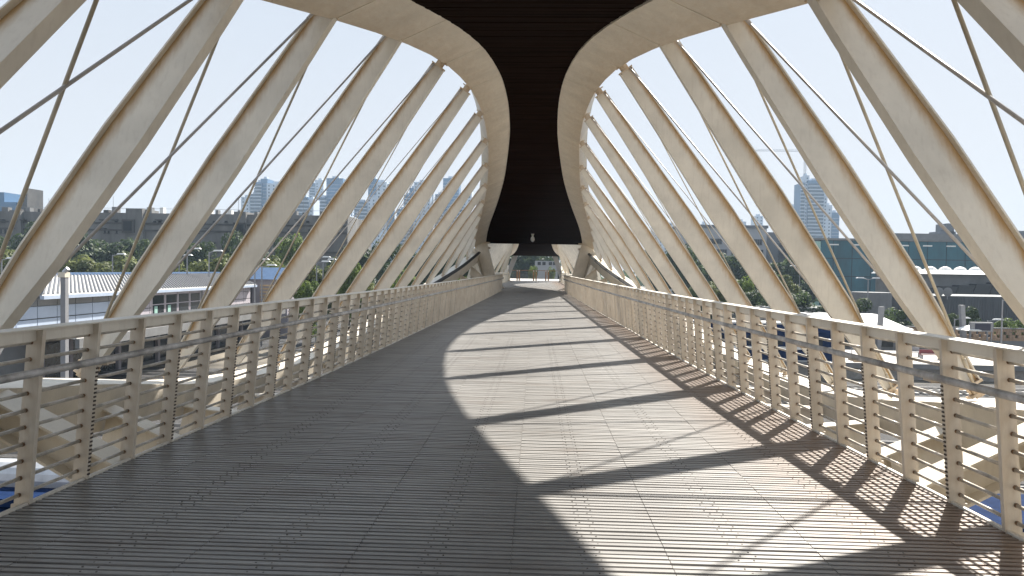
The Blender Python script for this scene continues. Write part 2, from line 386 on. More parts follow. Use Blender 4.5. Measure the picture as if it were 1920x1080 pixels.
for s in (-1, 1):
    for i, (yt, yb) in enumerate(zip(YT, YB)):
        w, z = TOP(yt); z += .06 if s < 0 else 0; T = Vector((s * (w + .07), yt, z + (.12 if i < 5 else .04))); w2, z2 = LOW(yb); B = Vector((s * w2, yb, z2 + .02))
        a = (B - T).normalized(); T2 = T + a * (.03 if i < 5 else .13); B2 = B - a * .10
        o, wv, nv = strut(T2, B2, s)
        ends[(s, i)] = (T2, B2, wv, nv)
# crossed ties in every bay
for s in (-1, 1):
    for i in range(len(YT) - 1):
        T0, B0, w0, n0 = ends[(s, i)]; T1, B1, w1, n1 = ends[(s, i + 1)]
        r = .0165 if i < 5 else .0115
        mb = MB(); p, q = T1 + w1 * .09 - n1 * .06, B0 + w0 * .06 + n0 * .06
        mb.tube(p, q, r, 8); d = (q - p).normalized(); mb.tube(p + d * .05, p + d * .3, r * 1.35, 8); mb.tube(q - d * .4, q - d * .1, r * 1.35, 8)
        mb.build("tie_cable", P['cable'], bridge, smooth=True)
        mb = MB(); p, q = T0 - w0 * .02 + n0 * .06, B1 + w1 * .0 - n1 * .06
        mb.tube(p, q, r, 8); d = (q - p).normalized(); mb.tube(q - d * .35, q - d * .1, r * 1.4, 8)
        mb.build("tie_rod", P['rodc'], bridge, smooth=True)

# cantilever ribs from the deck to the lower arch, deck edge girders
for s in (-1, 1):
    for i, yb in enumerate(YB):
        w, z = LOW(yb); rw = RAIL(yb)[0] - .05; zi = zd(yb)
        if w - rw < .6: continue
        y = yb
        ot = Vector((s * (w - .30), y, z - .16)); ob = Vector((s * (w - .18), y, z - .66))
        off = .12 + .38 * min(1, max(0, (y - 5) / 4)); dp = .2 + .35 * min(1, max(0, (y - 5.4) / 2.7)); ot.z = z - off; ob.z = z - off - dp
        ti = max(-1.3, min(zi - .1, z - off - .38 * (w - rw))); it = Vector((s * rw, y, ti)); ib = Vector((s * rw, y, ti - dp - .12))
        e = Vector((0, .012, 0)); f = Vector((0, .13, 0))
        mb = MB(); mb.hexa([ob - e, ib - e, it - e, ot - e], [ob + e, ib + e, it + e, ot + e]); o = mb.build("cantilever_rib", P['beam'], bridge, dirt=[0.1, .1, .6, .6] * 2)
        for A, B_, nm in ((ot, it, "top_flange"), (ob, ib, "bottom_flange")):
            u = Vector((0, 0, .012)) if nm == "top_flange" else Vector((0, 0, -.012))
            m2 = MB(); m2.hexa([A - f - u, B_ - f - u, B_ + f - u, A + f - u], [A - f + u, B_ - f + u, B_ + f + u, A + f + u]); m2.build(nm, P['beam'], o, dirt=[.3] * 8)
        for k in (.33, .66):      # web stiffeners
            p0 = ob.lerp(ib, k); p1 = ot.lerp(it, k); m3 = MB(); m3.hexa([p0 + Vector((-.008, -.1, 0)), p0 + Vector((.008, -.1, 0)), p0 + Vector((.008, .1, 0)), p0 + Vector((-.008, .1, 0))], [p1 + Vector((-.008, -.1, 0)), p1 + Vector((.008, -.1, 0)), p1 + Vector((.008, .1, 0)), p1 + Vector((-.008, .1, 0))]); m3.build("stiffener", P['beam'], o, dirt=[.2] * 8)
    mb = MB(); secs = []
    for k in range(27):
        y = -3 + k * 2.03; rw = RAIL(y)[0]; z = zd(y)
        q = [(s * (rw + .03), y, z - .045), (s * (rw + .03), y, z - .30), (s * (rw - .25), y, z - .30), (s * (rw - .25), y, z - .045)]
        secs.append(q[::-s])
    mb.sweep(secs); mb.build("edge_girder", P['beam'], bridge, dirt=[.3] * len(mb.v))
    mb = MB(); secs = []
    for k in range(27):
        y = -3 + k * 2.03; rw = RAIL(y)[0] * .55; z = zd(y)
        secs.append([(s * (rw + .25), y, z - .35), (s * (rw + .25), y, z - 1.5), (s * (rw - .25), y, z - 1.5), (s * (rw - .25), y, z - .35)][::-s])
    mb.sweep(secs); mb.build("main_girder", P['beam'], bridge, dirt=[.3] * len(mb.v))
    # lip at the deck's edge
    mb = MB(); secs = []
    for k in range(52):
        y = 0 + k * .92; rw = RAIL(y)[0]; z = zd(y)
        q = [(s * (rw + .035), y, z - .04), (s * (rw + .035), y, z + .012), (s * (rw + .005), y, z + .012), (s * (rw + .005), y, z - .04)]
        secs.append(q[::s])
    mb.sweep(secs); mb.build("edge_lip", P['rail'], bridge, dirt=[.2] * len(mb.v))
    # inclined box leg under the end of the canopy
    w, z = TOP(Y1)
    a, b = Vector((s * 3.85, Y1 + .2, 3.15)), Vector((s * 2.75, Y1 + .2, zd(Y1) - .5))
    mb = MB(); u = Vector((.42, 0, 0)); v = Vector((0, .35, 0)); k = Vector((s * .28, -.9, 0))
    mb.hexa([b - u - v, b + u - v, b + u + v, b - u + v], [a - u - v, a + u - v, a + u + v, a - u + v]); lo = mb.build("portal_leg", P['beam'], bridge, dirt=[.3] * 8)
    mb = MB(); mb.hexa([b + Vector((s * .42, -.9, 0)), b + Vector((s * 1.15, .2, 0)), b + Vector((s * .95, .4, 0)), b + Vector((s * .42, .34, 0))][::s], [a + Vector((s * .42, -.9, -.45)), a + Vector((s * .95, .2, -.75)), a + Vector((s * .75, .4, -.7)), a + Vector((s * .42, .34, -.4))][::s]); mb.build("gusset_box", P['beam'], bridge, dirt=[.1] * 8)
    mb = MB(); mb.box(min(s * 3.2, s * 4.3), max(s * 3.2, s * 4.3), Y1 + .1, Y1 + .55, 3.1, 3.24); mb.build("portal_cap", P['beam'], bridge, dirt=[.8] * 8)

# second, farther span: the same pieces again
second = clone(bridge, None, False)
second.name = "footbridge.001"; second.location = (0, 92.0, 0); second.rotation_euler.z = math.pi; second.scale = (1.0, .85, 1.12)
second["label"] = "far second span of the cream footbridge, seen small past the end of the near canopy"
for ch in [q for q in bpy.data.objects if q.parent == bridge]:
    if ch.name.startswith(("tie_", "weld", "edge_lip", "edge_girder", "main_girder")): continue
    clone(ch, second)

# ------------------------------------------------------------------ deck
deck = empty("deck"); deck["kind"] = "structure"
mb = MB(); secs = []
for k in range(60):
    y = -3 + k * 1.83
    yy = y if y < L2 - 1.5 else y - L2 + 1.5
    rw = (RAIL(min(max(yy, -3), 47))[0] if yy < 47 else 2.3) + .02
    if y > 46: rw = max(rw, 2.16 + min(1.2, (y - 46) * .1))
    secs.append([(-rw, y, zd(y) - .10), (rw, y, zd(y) - .10), (rw, y, zd(y) - .0125), (-rw, y, zd(y) - .0125)])
def deckw(y):
    rw = RAIL(min(max(y, -3), 47))[0] if y < 46 else 2.16 + min(1.15, (y - 46) * .1)
    return rw
mb.sweep(secs); mb.build("deck_substructure", P['under'], deck)
PITCH = .0555; SW = .0340; J0 = .06; JW = .87
def segs(y):
    rw = deckw(y); xs = [-rw]
    k = math.ceil((-rw + .06 - J0) / JW)
    while J0 + k * JW < rw - .06: xs.append(J0 + k * JW); k += 1
    xs.append(rw); return xs
count = 0; st = MB(); far = MB(); sc = MB(); meshes = {}
y = 2.7; row = 0
while y < 96:
    z = zd(y); z1 = zd(y + SW); xs = segs(y)
    if y < 30:
        for i in range(len(xs) - 1):
            a = xs[i] + (.002 if i else 0); b = xs[i + 1] - (.002 if i < len(xs) - 2 else 0); dz = random.uniform(-.0025, .0015)
            if 3.33 < y and count < 300:
                m1 = MB(); m1.box(a, b, y, y + SW, z - .012, z + dz); m1.build("slat", P['wood'], deck); count += 1
            else:
                st.box(a, b, y, y + SW, z - .012, z + dz)
    else:
        far.box(xs[0], xs[-1], y, y + SW, z - .012, z)
    if y < 16 and row % 1 == 0:
        k = -4
        while k < 4:
            xc = J0 + (k + .5) * JW; k += 1
            if abs(xc) > deckw(y) - .15: continue
            for dx in ((-.05, .035) if row % 2 else (-.025, .06)):
                x = xc + dx; yy = y + SW / 2; r = .0042; t = z + .0018
                sc.box(x - r, x + r, yy - r, yy + r, t - .006, t)
    y += PITCH; row += 1
st.build("slat_field", P['wood'], deck, kind="stuff"); far.build("far_slat_field", P['wood'], deck, kind="stuff")
sc.build("screw_heads", mat("worn screw head", (.13, .115, .10), rough=.6, var=.2), deck, kind="stuff")

# ------------------------------------------------------------------ railings
RH = 1.16; LEAN = .10
ROD_Z = [.058 + .1115 * i for i in range(10)]
def railing(s, label):
    root = empty("railing", (0, 0, 0), label, "railing", "railings along the footbridge deck")
    # shared meshes, local: origin at base, x outward = s
    mb = MB(); th = .007
    def plate(xa, xb, z0, z1, y0, y1):
        l0, l1 = LEAN * z0 / RH, LEAN * z1 / RH
        mb.hexa([(s * (xa - l0), y0, z0), (s * (xb - l0), y0, z0), (s * (xb - l0), y1, z0), (s * (xa - l0), y1, z0)][::s],
                [(s * (xa - l1), y0, z1), (s * (xb - l1), y0, z1), (s * (xb - l1), y1, z1), (s * (xa - l1), y1, z1)][::s])
    plate(0, .11, -.005, RH - .012, -th, th); plate(.05, .13, -.16, -.006, -th, th)
    plate(-.004, .004, .0, RH - .02, -th - .008, th + .008)     # rounded inner edge bead
    dirt = [.62 if v[2] < 0.02 or v[2] > 1.1 else .0 for v in mb.v]
    post_me = mb.mesh("post", P['rail'], dirt)
    mb = MB(); 
    def plate2(xa, xb, z0, z1, y0, y1): 
        l0, l1 = LEAN * z0 / RH, LEAN * z1 / RH
        mb.hexa([(s * (xa - l0), y0, z0), (s * (xb - l0), y0, z0), (s * (xb - l0), y1, z0), (s * (xa - l0), y1, z0)][::s],
                [(s * (xa - l1), y0, z1), (s * (xb - l1), y0, z1), (s * (xb - l1), y1, z1), (s * (xa - l1), y1, z1)][::s])
    z = .03
    while z < .84: plate2(-.011, -.002, z, z + .013, -.011, .011); z += .030
    bolt_me = mb.mesh("bolt_row", P['bolt'])
    pos = [4.32 + .535 * k for k in range(-7, 79)]
    posts = []
    for k, y in enumerate(pos):
        x = RAIL(y)[0]; o = link("post", post_me, root, (s * x, y, zd(y)))
        slope = (RAIL(y + .3)[0] - RAIL(y - .3)[0]) / .6
        o.rotation_euler.z = -math.atan(slope) * s
        if k % 2 == 0 and y < 24:
            b = link("bolt_row", bolt_me, o); b["kind"] = "stuff"
        posts.append((x, y, o))
    # rods: one per bay and height
    rods = 0; rest = MB(); col = MB(); rod_me = MB().tube((0, 0, 0), (0, 1, 0), .013, 8).mesh("rod", P['rod'], smooth=True)
    for k in range(len(pos) - 1):
        (xa, ya, _), (xb, yb, _) = posts[k], posts[k + 1]
        for zr in ROD_Z:
            off = .075 - LEAN * zr / RH
            p = Vector((s * (xa + off), ya + .006, zd(ya) + zr)); q = Vector((s * (xb + off), yb - .006, zd(yb) + zr))
            if ya > 2.6 and rods < 300:
                o = link("rod", rod_me, root, p); d = q - p; o.rotation_euler = d.to_track_quat('Y', 'Z').to_euler(); o.scale = (1, d.length, 1); rods += 1
            else: rest.tube(p, q, .013, 6 if ya < 25 else 4)
            if ya < 16:
                d = (q - p).normalized(); col.tube(p, p + d * .016, .0145, 6); col.tube(q - d * .016, q, .0145, 6)
    rest.build("rod_field", P['rod'], root, kind="stuff"); col.build("rod_collars", P['collar'], root, kind="stuff")
    # top rail: fascia and lip
    def run(f, name, m, y0=0.3, y1=pos[-1] + .05, n=96, dirt=.3, smooth=False):
        mb = MB(); secs = []
        for i in range(n):
            y = y0 + (y1 - y0) * i / (n - 1); x = RAIL(y)[0]; secs.append([(s * (x + p[0]), y, zd(y) + p[1]) for p in f][::-s])
        mb.sweep(secs); return mb.build(name, m, root, dirt=[dirt] * len(mb.v), smooth=smooth)
    L = LEAN
    run([(.048 - L, RH - .09), (.058 - L, RH - .09), (.058 - L, RH - .006), (.048 - L, RH - .006)], "top_fascia", P['rail'], dirt=.05)
    run([(-.012 - L, RH - .012), (.085 - L, RH - .005), (.085 - L, RH + .005), (-.012 - L, RH - .002)], "top_rail", P['rail'], dirt=.15)
    hr = [(-.075 - L * .78 + .026 * math.cos(t) * .75, .885 + .026 * math.sin(t)) for t in [2 * math.pi * i / 10 for i in range(10)]]
    run(hr, "handrail", P['galv'], smooth=True)
    mb = MB(); mb.box(*sorted((s * -.13, s * .0)), -.012, .012, .845 - .01, .862); mb.box(*sorted((s * -.155, s * -.11)), -.05, .05, .845, .862)
    br = mb.mesh("handrail_bracket", P['rail'], [.8] * len(mb.v))
    for k, (x, y, o) in enumerate(posts):
        if k % 2 == 0: link("handrail_bracket", br, root, (s * x, y + .04, zd(y)))
    return root
rail_l = railing(-1, "long cream railing left of the deck, with its shaded inner side and grey handrail")
rail_r = railing(1, "long cream railing right of the deck, throwing striped shadow on the boards")
def railing_far(s, label):
    root = empty("railing", (0, L2 - 1, 0), label, "railing", "railings along the footbridge deck")
    f = lambda y: 2.3 + 1.2 * min(1, y / 12)
    mb = MB(); fa = MB(); sl_ = MB()
    for k in range(74):
        y = k * .575; x = f(y); mb.box(*sorted((s * x, s * (x + .11))), y - .007, y + .007, .1, 1.27)
    mb.build("post", P['rail'], root, kind="stuff")
    secs = [[(s * (f(y) + a), y, b + .14) for a, b in ((.0, 1.07), (.1, 1.07), (.1, 1.17), (0, 1.17))][::-s] for y in [i * 1.5 for i in range(29)]]
    fa.sweep(secs); fa.build("top_rail", P['rail'], root)
    secs = [[(s * (f(y) + a), y, b + .14) for a, b in ((-.08, .86), (-.03, .86), (-.03, .91), (-.08, .91))][::-s] for y in [i * 1.5 for i in range(29)]]
    sl_.sweep(secs); sl_.build("handrail", P['galv'], root)
    return root
railing_far(-1, "short far piece of cream railing left of the distant gate, beyond the near span")
railing_far(1, "short far piece of cream railing right of the distant gate, beyond the near span")

#BACKGROUND
G = -7.5
def quad_ground(name, x0, x1, y0, y1, z, m):
    o = MB().add([(x0, y0, z), (x1, y0, z), (x1, y1, z), (x0, y1, z)], [(0, 1, 2, 3)]).build(name, m); o["kind"] = "structure"; return o
quad_ground("ground", -2500, 2500, -120, 3500, G, P['earth'])
quad_ground("track_bed", -160, 200, 6, 59, G + .004, P['gravel'])
quad_ground("station_forecourt", -34, 120, 73, 100, G + .004, P['asphalt'])
quad_ground("road", -400, 500, 101, 112, G + .008, P['asphalt'])
quad_ground("far_glare_road", 90, 175, 255, 330, G + .012, P['concrete'])  # pale concrete colour stands in for sun glare on this road
# rails of the tracks
mb = MB()
for yc in (13.7, 30, 36, 49, 54.5):
    for d in (-.72, .72): mb.box(-150, 190, yc + d - .035, yc + d + .035, G + .15, G + .32)
o = mb.build("track_rails", P['steel']); setp(o, "polished steel rails of the tracks running under the bridge", "rails")
mb = MB()
for yc in (49, 54.5):
    for k in range(120): mb.box(10 + k * .65, 10 + k * .65 + .25, yc - 1.25, yc + 1.25, G + .02, G + .15)
o = mb.build("track_sleepers", P['concrete']); setp(o, "row of concrete sleepers under the rails right of the bridge", "sleepers", kind="stuff")

# platform on the right
pf = empty("station_platform", (36, 65, G), "pale sunlit station platform with dark edge behind the right railing", "platform")
MB().box(-22, 60, -4.5, 6, 1.2, 1.45).build("platform_slab", P['concrete'], pf)
MB().box(-22, 60, -4.1, 5.6, 0, 1.2).build("platform_base", P['under'], pf)
MB().box(-22, 60, -4.53, -4.35, 1.0, 1.46).build("edge_beam", P['mgrey'], pf)
def bench(px, Y, label, red=False):
    p = atY(px, 600, Y); b = empty("platform_bench", (p.x, Y, G + 1.45), label, "bench")
    MB().box(-.9, .9, -.25, .25, .42, .47).build("seat", P['red' if red else 'pole'], b)
    MB().box(-.9, .9, .22, .27, .5, .9).build("backrest", P['red' if red else 'pole'], b)
    for x in (-.8, .8): MB().box(x - .03, x + .03, -.2, .25, 0, .42).build("leg", P['pole'], b)
bench(1710, 66, "grey bench on the platform, first from the strut at its left")
bench(1747, 64, "small red bench on the platform behind the right railing", True)
fr = empty("platform_barrier", (26.5, 64.5, G + 1.45), "tall grey steel hoop barrier standing on the platform", "barrier")
for k in range(4):
    MB().tube((k * 1.6, 0, 0), (k * 1.6, 0, 1.9), .05, 6).build("barrier_post", P['pole'], fr)
MB().tube((0, 0, 1.9), (4.8, 0, 1.9), .05, 6).build("barrier_rail", P['pole'], fr)

# trains
def train(loc, L, h, label, roofm, bodym, wid=3.0, rz=0):
    t = empty("train", loc, label, "train", rz=rz)
    mb = MB(); secs = []
    for x in (0, L):
        secs.append([(x, -wid / 2, .9), (x, -wid / 2, h - .7), (x, -wid / 2 + .35, h - .2), (x, -.4, h), (x, .4, h), (x, wid / 2 - .35, h - .2), (x, wid / 2, h - .7), (x, wid / 2, .9)])
    mb.sweep(secs); mb.build("body", bodym, t)
    mb = MB()
    for x in (0, L):
        pass
    mb.box(0.1, L - .1, -wid / 2 + .5, wid / 2 - .5, h - .1, h + .06); mb.build("roof", roofm, t)
    mb = MB(); mb.box(.4, L - .4, -wid / 2 + .3, wid / 2 - .3, .25, .92); mb.build("bogie", P['under'], t)
    x = 1.2
    while x < L - 2:
        MB().box(x, x + 1.3, -wid / 2 - .02, -wid / 2 + .02, h - 1.9, h - 1.1).build("window", P['dwin'], t); x += 1.75
    MB().box(.05, L - .05, -wid / 2 - .025, -wid / 2 + .01, h - 2.3, h - 2.05).build("stripe", P['white'], t)
    return t
t = train((-34, 13.7, G + .1), 68, 4.35, "navy train with silver roof duct on the track under the near end of the bridge", P['navy'], P['navy'])
for x0 in (22.2,):
    mb = MB(); mb.tube((x0, 0, 4.55), (x0 + 4.4, 0, 4.55), .34, 16); mb.build("roof_duct", P['silver'], t, smooth=False)
    mb = MB()
    for k in range(9): mb.box(x0 - .75 + k * .08, x0 - .72 + k * .08, -.5, .5, 4.3, 4.85)
    mb.build("roof_grille", P['bolt'], t)
MB().box(34, 67.8, -1.53, -.7, 3.45, 3.95).build("red_band", P['red'], t)
train((14.5, 63, G + .1), 12.5, 4.6, "white roofed navy railcar standing at the platform beyond the right railing", P['white'], P['navy'])

# left station building, its wall runs away from the camera
stn = empty("station_building", (-35, 47, G), "long station hall with white seamed roof and blue and lilac wall panels, left", "building")
MB().box(-8, -.12, -9, 36, 0, 6.7).build("hall_core", P['mgrey'], stn)
mb = MB(); mb.hexa([(.7, -.5, 6.72), (.7, 36, 6.72), (-7.5, 47, 7.85), (-7.5, 11.5, 7.85)], [(.7, -.5, 6.84), (.7, 36, 6.84), (-7.5, 47, 7.97), (-7.5, 11.5, 7.97)]); rf = mb.build("roof", P['metalroof'], stn)
for k in range(76):
    y = -.4 + k * .48
    MB().hexa([(.7, y, 6.84), (.7, y + .16, 6.84), (-7.5, y + 11.86, 7.97), (-7.5, y + 11.7, 7.97)], [(.7, y, 6.94), (.7, y + .16, 6.94), (-7.5, y + 11.86, 8.07), (-7.5, y + 11.7, 8.07)]).build("roof_seam", P['seam'], rf)
MB().box(-8.2, -7.4, 11.5, 47, 7.8, 8.2).build("ridge_flashing", P['blueroof'], stn)
MB().box(.55, .85, -.5, 36, 6.5, 6.75).build("gutter", P['bluepanel'], stn)
for k in range(-4, 18):
    y = k * 2.0; m = P['bluepanel'] if y < 9.5 else P['lilac']
    if 14 < y < 23: continue
    for z0, z1 in ((4.0, 5.05), (5.1, 5.95)):
        MB().box(-.1, .0, y + .03, y + 1.96, z0 + .03, z1).build("wall_panel", m, stn)
    MB().box(-.1, .0, y + .03, y + 1.96, 6.0, 6.5).build("wall_panel", P['mgrey'] if y < 9.5 else m, stn)
for k in range(4):
    y = 14.3 + k * 2.3
    f = MB().box(-.1, .03, y, y + 2.2, 4.0, 6.45).build("window", P['lilac'], stn)
    MB().box(-.02, .05, y + .15, y + 2.05, 4.1, 5.3).build("pane", P['dwin'], f); MB().box(-.02, .05, y + .15, y + 2.05, 5.4, 6.2).build("pane", P['dwin'], f)
    if k < 2: MB().box(.0, .07, y + .4, y + .9, 4.2, 5.2).build("blind", P['teal2'], f)
mb = MB(); mb.hexa([(4, -1, 4.15), (4, 36, 4.15), (0, 36, 4.75), (0, -1, 4.75)], [(4, -1, 4.3), (4, 36, 4.3), (0, 36, 4.9), (0, -1, 4.9)])
# (canopy over the ground floor)
mb = MB(); mb.hexa([(4.2, -2, 3.9), (4.2, 36, 3.9), (0, 36, 4.35), (0, -2, 4.35)], [(4.2, -2, 4.02), (4.2, 36, 4.02), (0, 36, 4.47), (0, -2, 4.47)])
cn = mb.build("canopy", P['metalroof'], stn)
for k in range(63):
    y = -1.9 + k * .6
    MB().hexa([(4.2, y, 4.02), (4.2, y + .17, 4.02), (0, y + .17, 4.47), (0, y, 4.47)], [(4.2, y, 4.11), (4.2, y + .17, 4.11), (0, y + .17, 4.56), (0, y, 4.56)]).build("canopy_seam", P['seam'], cn)
MB().box(4.1, 4.4, -2, 36, 3.3, 3.95).build("canopy_fascia", P['mgrey'], stn)
for k in range(12):
    MB().box(-.05, .25, k * 3, k * 3 + .35, 0, 3.9).build("pilaster", P['lilac'], stn)
    MB().box(-.08, .02, k * 3 + .45, k * 3 + 2.9, .3, 3.2).build("ground_floor_window", P['dwin'], stn)
MB().box(-40, -8.1, -1, 10, 0, 6.6).build("rear_wing", P['bluepanel'], stn)
sb = empty("station_annex", (-38, 86, G), "blue hipped annex with sunlit timber louvres right of the station hall", "building")
MB().box(0, 6.5, 0, 8, 0, 7.4).build("wall", P['lilac'], sb)
MB().hexa([(-.4, -.6, 7.4), (7.2, -.6, 7.4), (7.2, 8, 7.4), (-.4, 8, 7.4)], [(.8, 1.5, 8.9), (5.8, 1.5, 8.9), (5.8, 7, 8.9), (.8, 7, 8.9)]).build("roof", P['blueroof'], sb)
for k in range(7): MB().box(3.0, 6.4, -.12, -.02, 4.0 + k * .42, 4.2 + k * .42).build("louvre", P['louvre'], sb)
MB().box(.8, 1.9, -.1, -.01, 3.6, 6.6).build("window", P['dwin'], sb)

def mast(px, ytop, Y, w, label, base=G, head=True, lean=0, cat="mast"):
    p = atY(px, ytop, Y); m = empty("mast", (p.x, Y, base), label, cat)
    h = p.z - base
    MB().hexa([(-w - lean, -w, 0), (w - lean, -w, 0), (w - lean, w, 0), (-w - lean, w, 0)], [(-w, -w, h), (w, -w, h), (w, w, h), (-w, w, h)]).build("shaft", P['pole'], m)
    if head:
        MB().box(-w * 1.8, w * 1.2, -w * 1.5, w * 1.5, h, h + .28).build("camera_box", P['beam'], m)
        MB().tube((-w * .3, 0, h + .28), (w * 1.4, 0, h + .5), .12, 8).build("lens", P['silver'], m)
mast(121, 520, 37, .14, "square grey mast with a small camera on top in front of the station hall")
mast(1653, 575, 76, .22, "tapered grey leaning pylon right of the white canopy roof", lean=.3, head=False)
mast(1803, 572, 79, .24, "tapered grey leaning pylon in front of the round tree by the sign board", lean=-.5, head=False)

# lamp posts
def lamp(px, ytop, Y, label, kind=2):
    p = atY(px, ytop, Y); l = empty("lamp_post", (p.x, Y, G), label, "lamp post", "lamp posts around the station"); h = p.z - G
    MB().tube((0, 0, 0), (0, 0, h), .11, 6, .07).build("pole", P['pole'], l)
    for sx in ((-1, 1) if kind == 2 else (1,)):
        MB().tube((0, 0, h - .1), (sx * .9, 0, h + .12), .05, 5).build("arm", P['pole'], l)
        MB().hexa([(sx * .6 - .0, -.2, h + .08), (sx * 1.7, -.2, h + .08), (sx * 1.7, .2, h + .08), (sx * .6, .2, h + .08)][::sx], [(sx * .7, -.12, h + .24), (sx * 1.5, -.12, h + .24), (sx * 1.5, .12, h + .24), (sx * .7, .12, h + .24)][::sx]).build("lamp_head", P['white'], l)
for a in [(211, 478, 84, "lamp post behind the white seamed roof, just right of the second left strut", 1), (336, 480, 84, "short lamp post with bright twin head above the lilac wall windows", 2), (351, 468, 80, "taller plain lamp post between the bright twin head and the single arm lamp", 1),
          (392, 472, 82, "lamp post with long single arm over the roof's blue end", 1), (478, 488, 78, "lamp post with one bright head above the blue annex roof", 1), (491, 499, 76, "twin headed lamp post just right of the blue annex roof", 2),
          (594, 492, 82, "twin headed lamp post before dark trees, between fifth and sixth left struts", 2), (606, 488, 86, "thin lamp post next to the twin headed one before the dark trees", 1), (3, 486, 70, "lamp post at the left edge before the olive trees", 1),
          (628, 484, 90, "lamp post far left of the deck seen against dark trees", 2), (1628, 523, 100, "double armed street lamp in front of the teal building", 2), (1880, 562, 74, "tall grey lamp post right of the navy sign board", 1),
          (1500, 500, 120, "street lamp beside the dark trees left of the teal building", 2), (1545, 532, 96, "low street lamp above the bright road and parked cars", 2), (1852, 601, 80, "short lamp with pale head above the navy sign board", 1), (1790, 598, 79, "short lamp with pale head left of the navy sign board", 1)]:
    lamp(*a)

# brutalist block on the left
bz = atY(300, 400, 150).z
br = empty("concrete_block", (0, 150, G), "long dark raw-concrete block with small scattered windows behind the trees, left", "building")
xl = atY(-150, 400, 150).x; xr = atY(652, 400, 150).x
MB().box(xl, xr, 0, 22, 0, bz - G).build("wall", P['brut'], br)
for (x0, x1, yt) in ((238, 268, 391), (440, 462, 397), (118, 150, 394), (500, 512, 399), (20, 40, 394)):
    a, b = atY(x0, yt, 149.5), atY(x1, yt, 149.5)
    MB().hexa([(a.x - .8, -.9, 0), (b.x + .8, -.9, 0), (b.x + .8, .5, 0), (a.x - .8, .5, 0)], [(a.x, -.9, a.z - G), (b.x, -.9, a.z - G), (b.x, 6, a.z - G), (a.x, 6, a.z - G)]).build("buttress", P['brut'], br)
for yy in (421, 434, 470):
    z = atY(300, yy, 150).z - G; MB().box(xl, xr, -.25, .02, z, z + .35).build("ledge", P['brut2'], br)
rnd = random.Random(3)
rows = [(414, 5.5, 3.2, [6, 27, 47, 78, 175, 196, 218, 290, 300, 345, 382, 402, 424, 486, 538, 560, 577, 610]), (430, 3, 7.5, [2, 10, 21, 31, 43, 53, 70, 197, 204, 219, 268, 330, 341, 372, 390, 480, 520, 541, 580, 596]), (456, 5, 6, [14, 22, 175, 195, 201, 330, 395, 401, 468, 520, 560, 600])]
for yy, w, h, xs in rows:
    for x in xs:
        a, b = atY(x - w / 2, yy, 150), atY(x + w / 2, yy + h, 150)
        f = MB().box(a.x - .15, b.x + .15, -.18, .02, b.z - G - .15, b.z - G).build("window_sill", P['brut2'], br)
        MB().box(a.x, b.x, -.06, .02, b.z - G, a.z - G).build("window", P['void'], br)
        if rnd.random() < .45: MB().box(a.x - .3, b.x + .2, -1.0, .0, a.z - G + .05, a.z - G + .3).build("hood", P['brut2'], br)
for (x0, x1, y0, y1) in ((234, 249, 415, 433), (442, 458, 421, 438)):
    a, b = atY(x0, y0, 149), atY(x1, y1, 149); fr_ = MB().box(a.x - .4, b.x + .4, -1.5, -.95, b.z - G - .4, a.z - G + .4).build("window_frame", P['brut2'], br); MB().box(a.x, b.x, -1.6, -1.45, b.z - G, a.z - G).build("pane", P['void'], fr_)
for k in range(34):
    x = xl + (xr - xl) * (k + rnd.random() * .8) / 34; h = rnd.choice((.7, 1.0, 1.4)); w = rnd.uniform(.4, 1.6)
    MB().box(x, x + w, 1, 2.2, bz - G, bz - G + h).build("roof_unit", rnd.choice((P['mgrey'], P['white'], P['brut2'])), br)
    if k % 5 == 0: MB().tube((x, 1.5, bz - G), (x, 1.5, bz - G + rnd.uniform(2, 4)), .05, 4).build("antenna", P['pole'], br)
MB().box(xl, xr, .3, .36, bz - G + 1.0, bz - G + 1.07).build("roof_rail", P['pole'], br)
b2 = empty("slab_tower", (0, 240, G), "blue grey slab and wedge tower rising over the concrete block, far left", "tower")
a, b, c = atY(-30, 360, 240), atY(8, 360, 240), atY(30, 379, 240); MB().box(a.x, b.x, 0, 12, 0, a.z - G).build("slab", P['towerb'], b2); MB().box(b.x, c.x, 0, 12, 0, c.z - G).build("low_slab", P['towerb'], b2)
a, b, c = atY(22, 390, 240), atY(47, 352, 240), atY(36, 376, 240); MB().hexa([(a.x, 1, 0), (b.x, 1, 0), (b.x, 9, 0), (a.x, 9, 0)], [(a.x, 1, a.z - G), (b.x, 1, b.z - G), (b.x, 9, b.z - G), (a.x, 9, a.z - G)]).build("wedge", P['brut2'], b2)

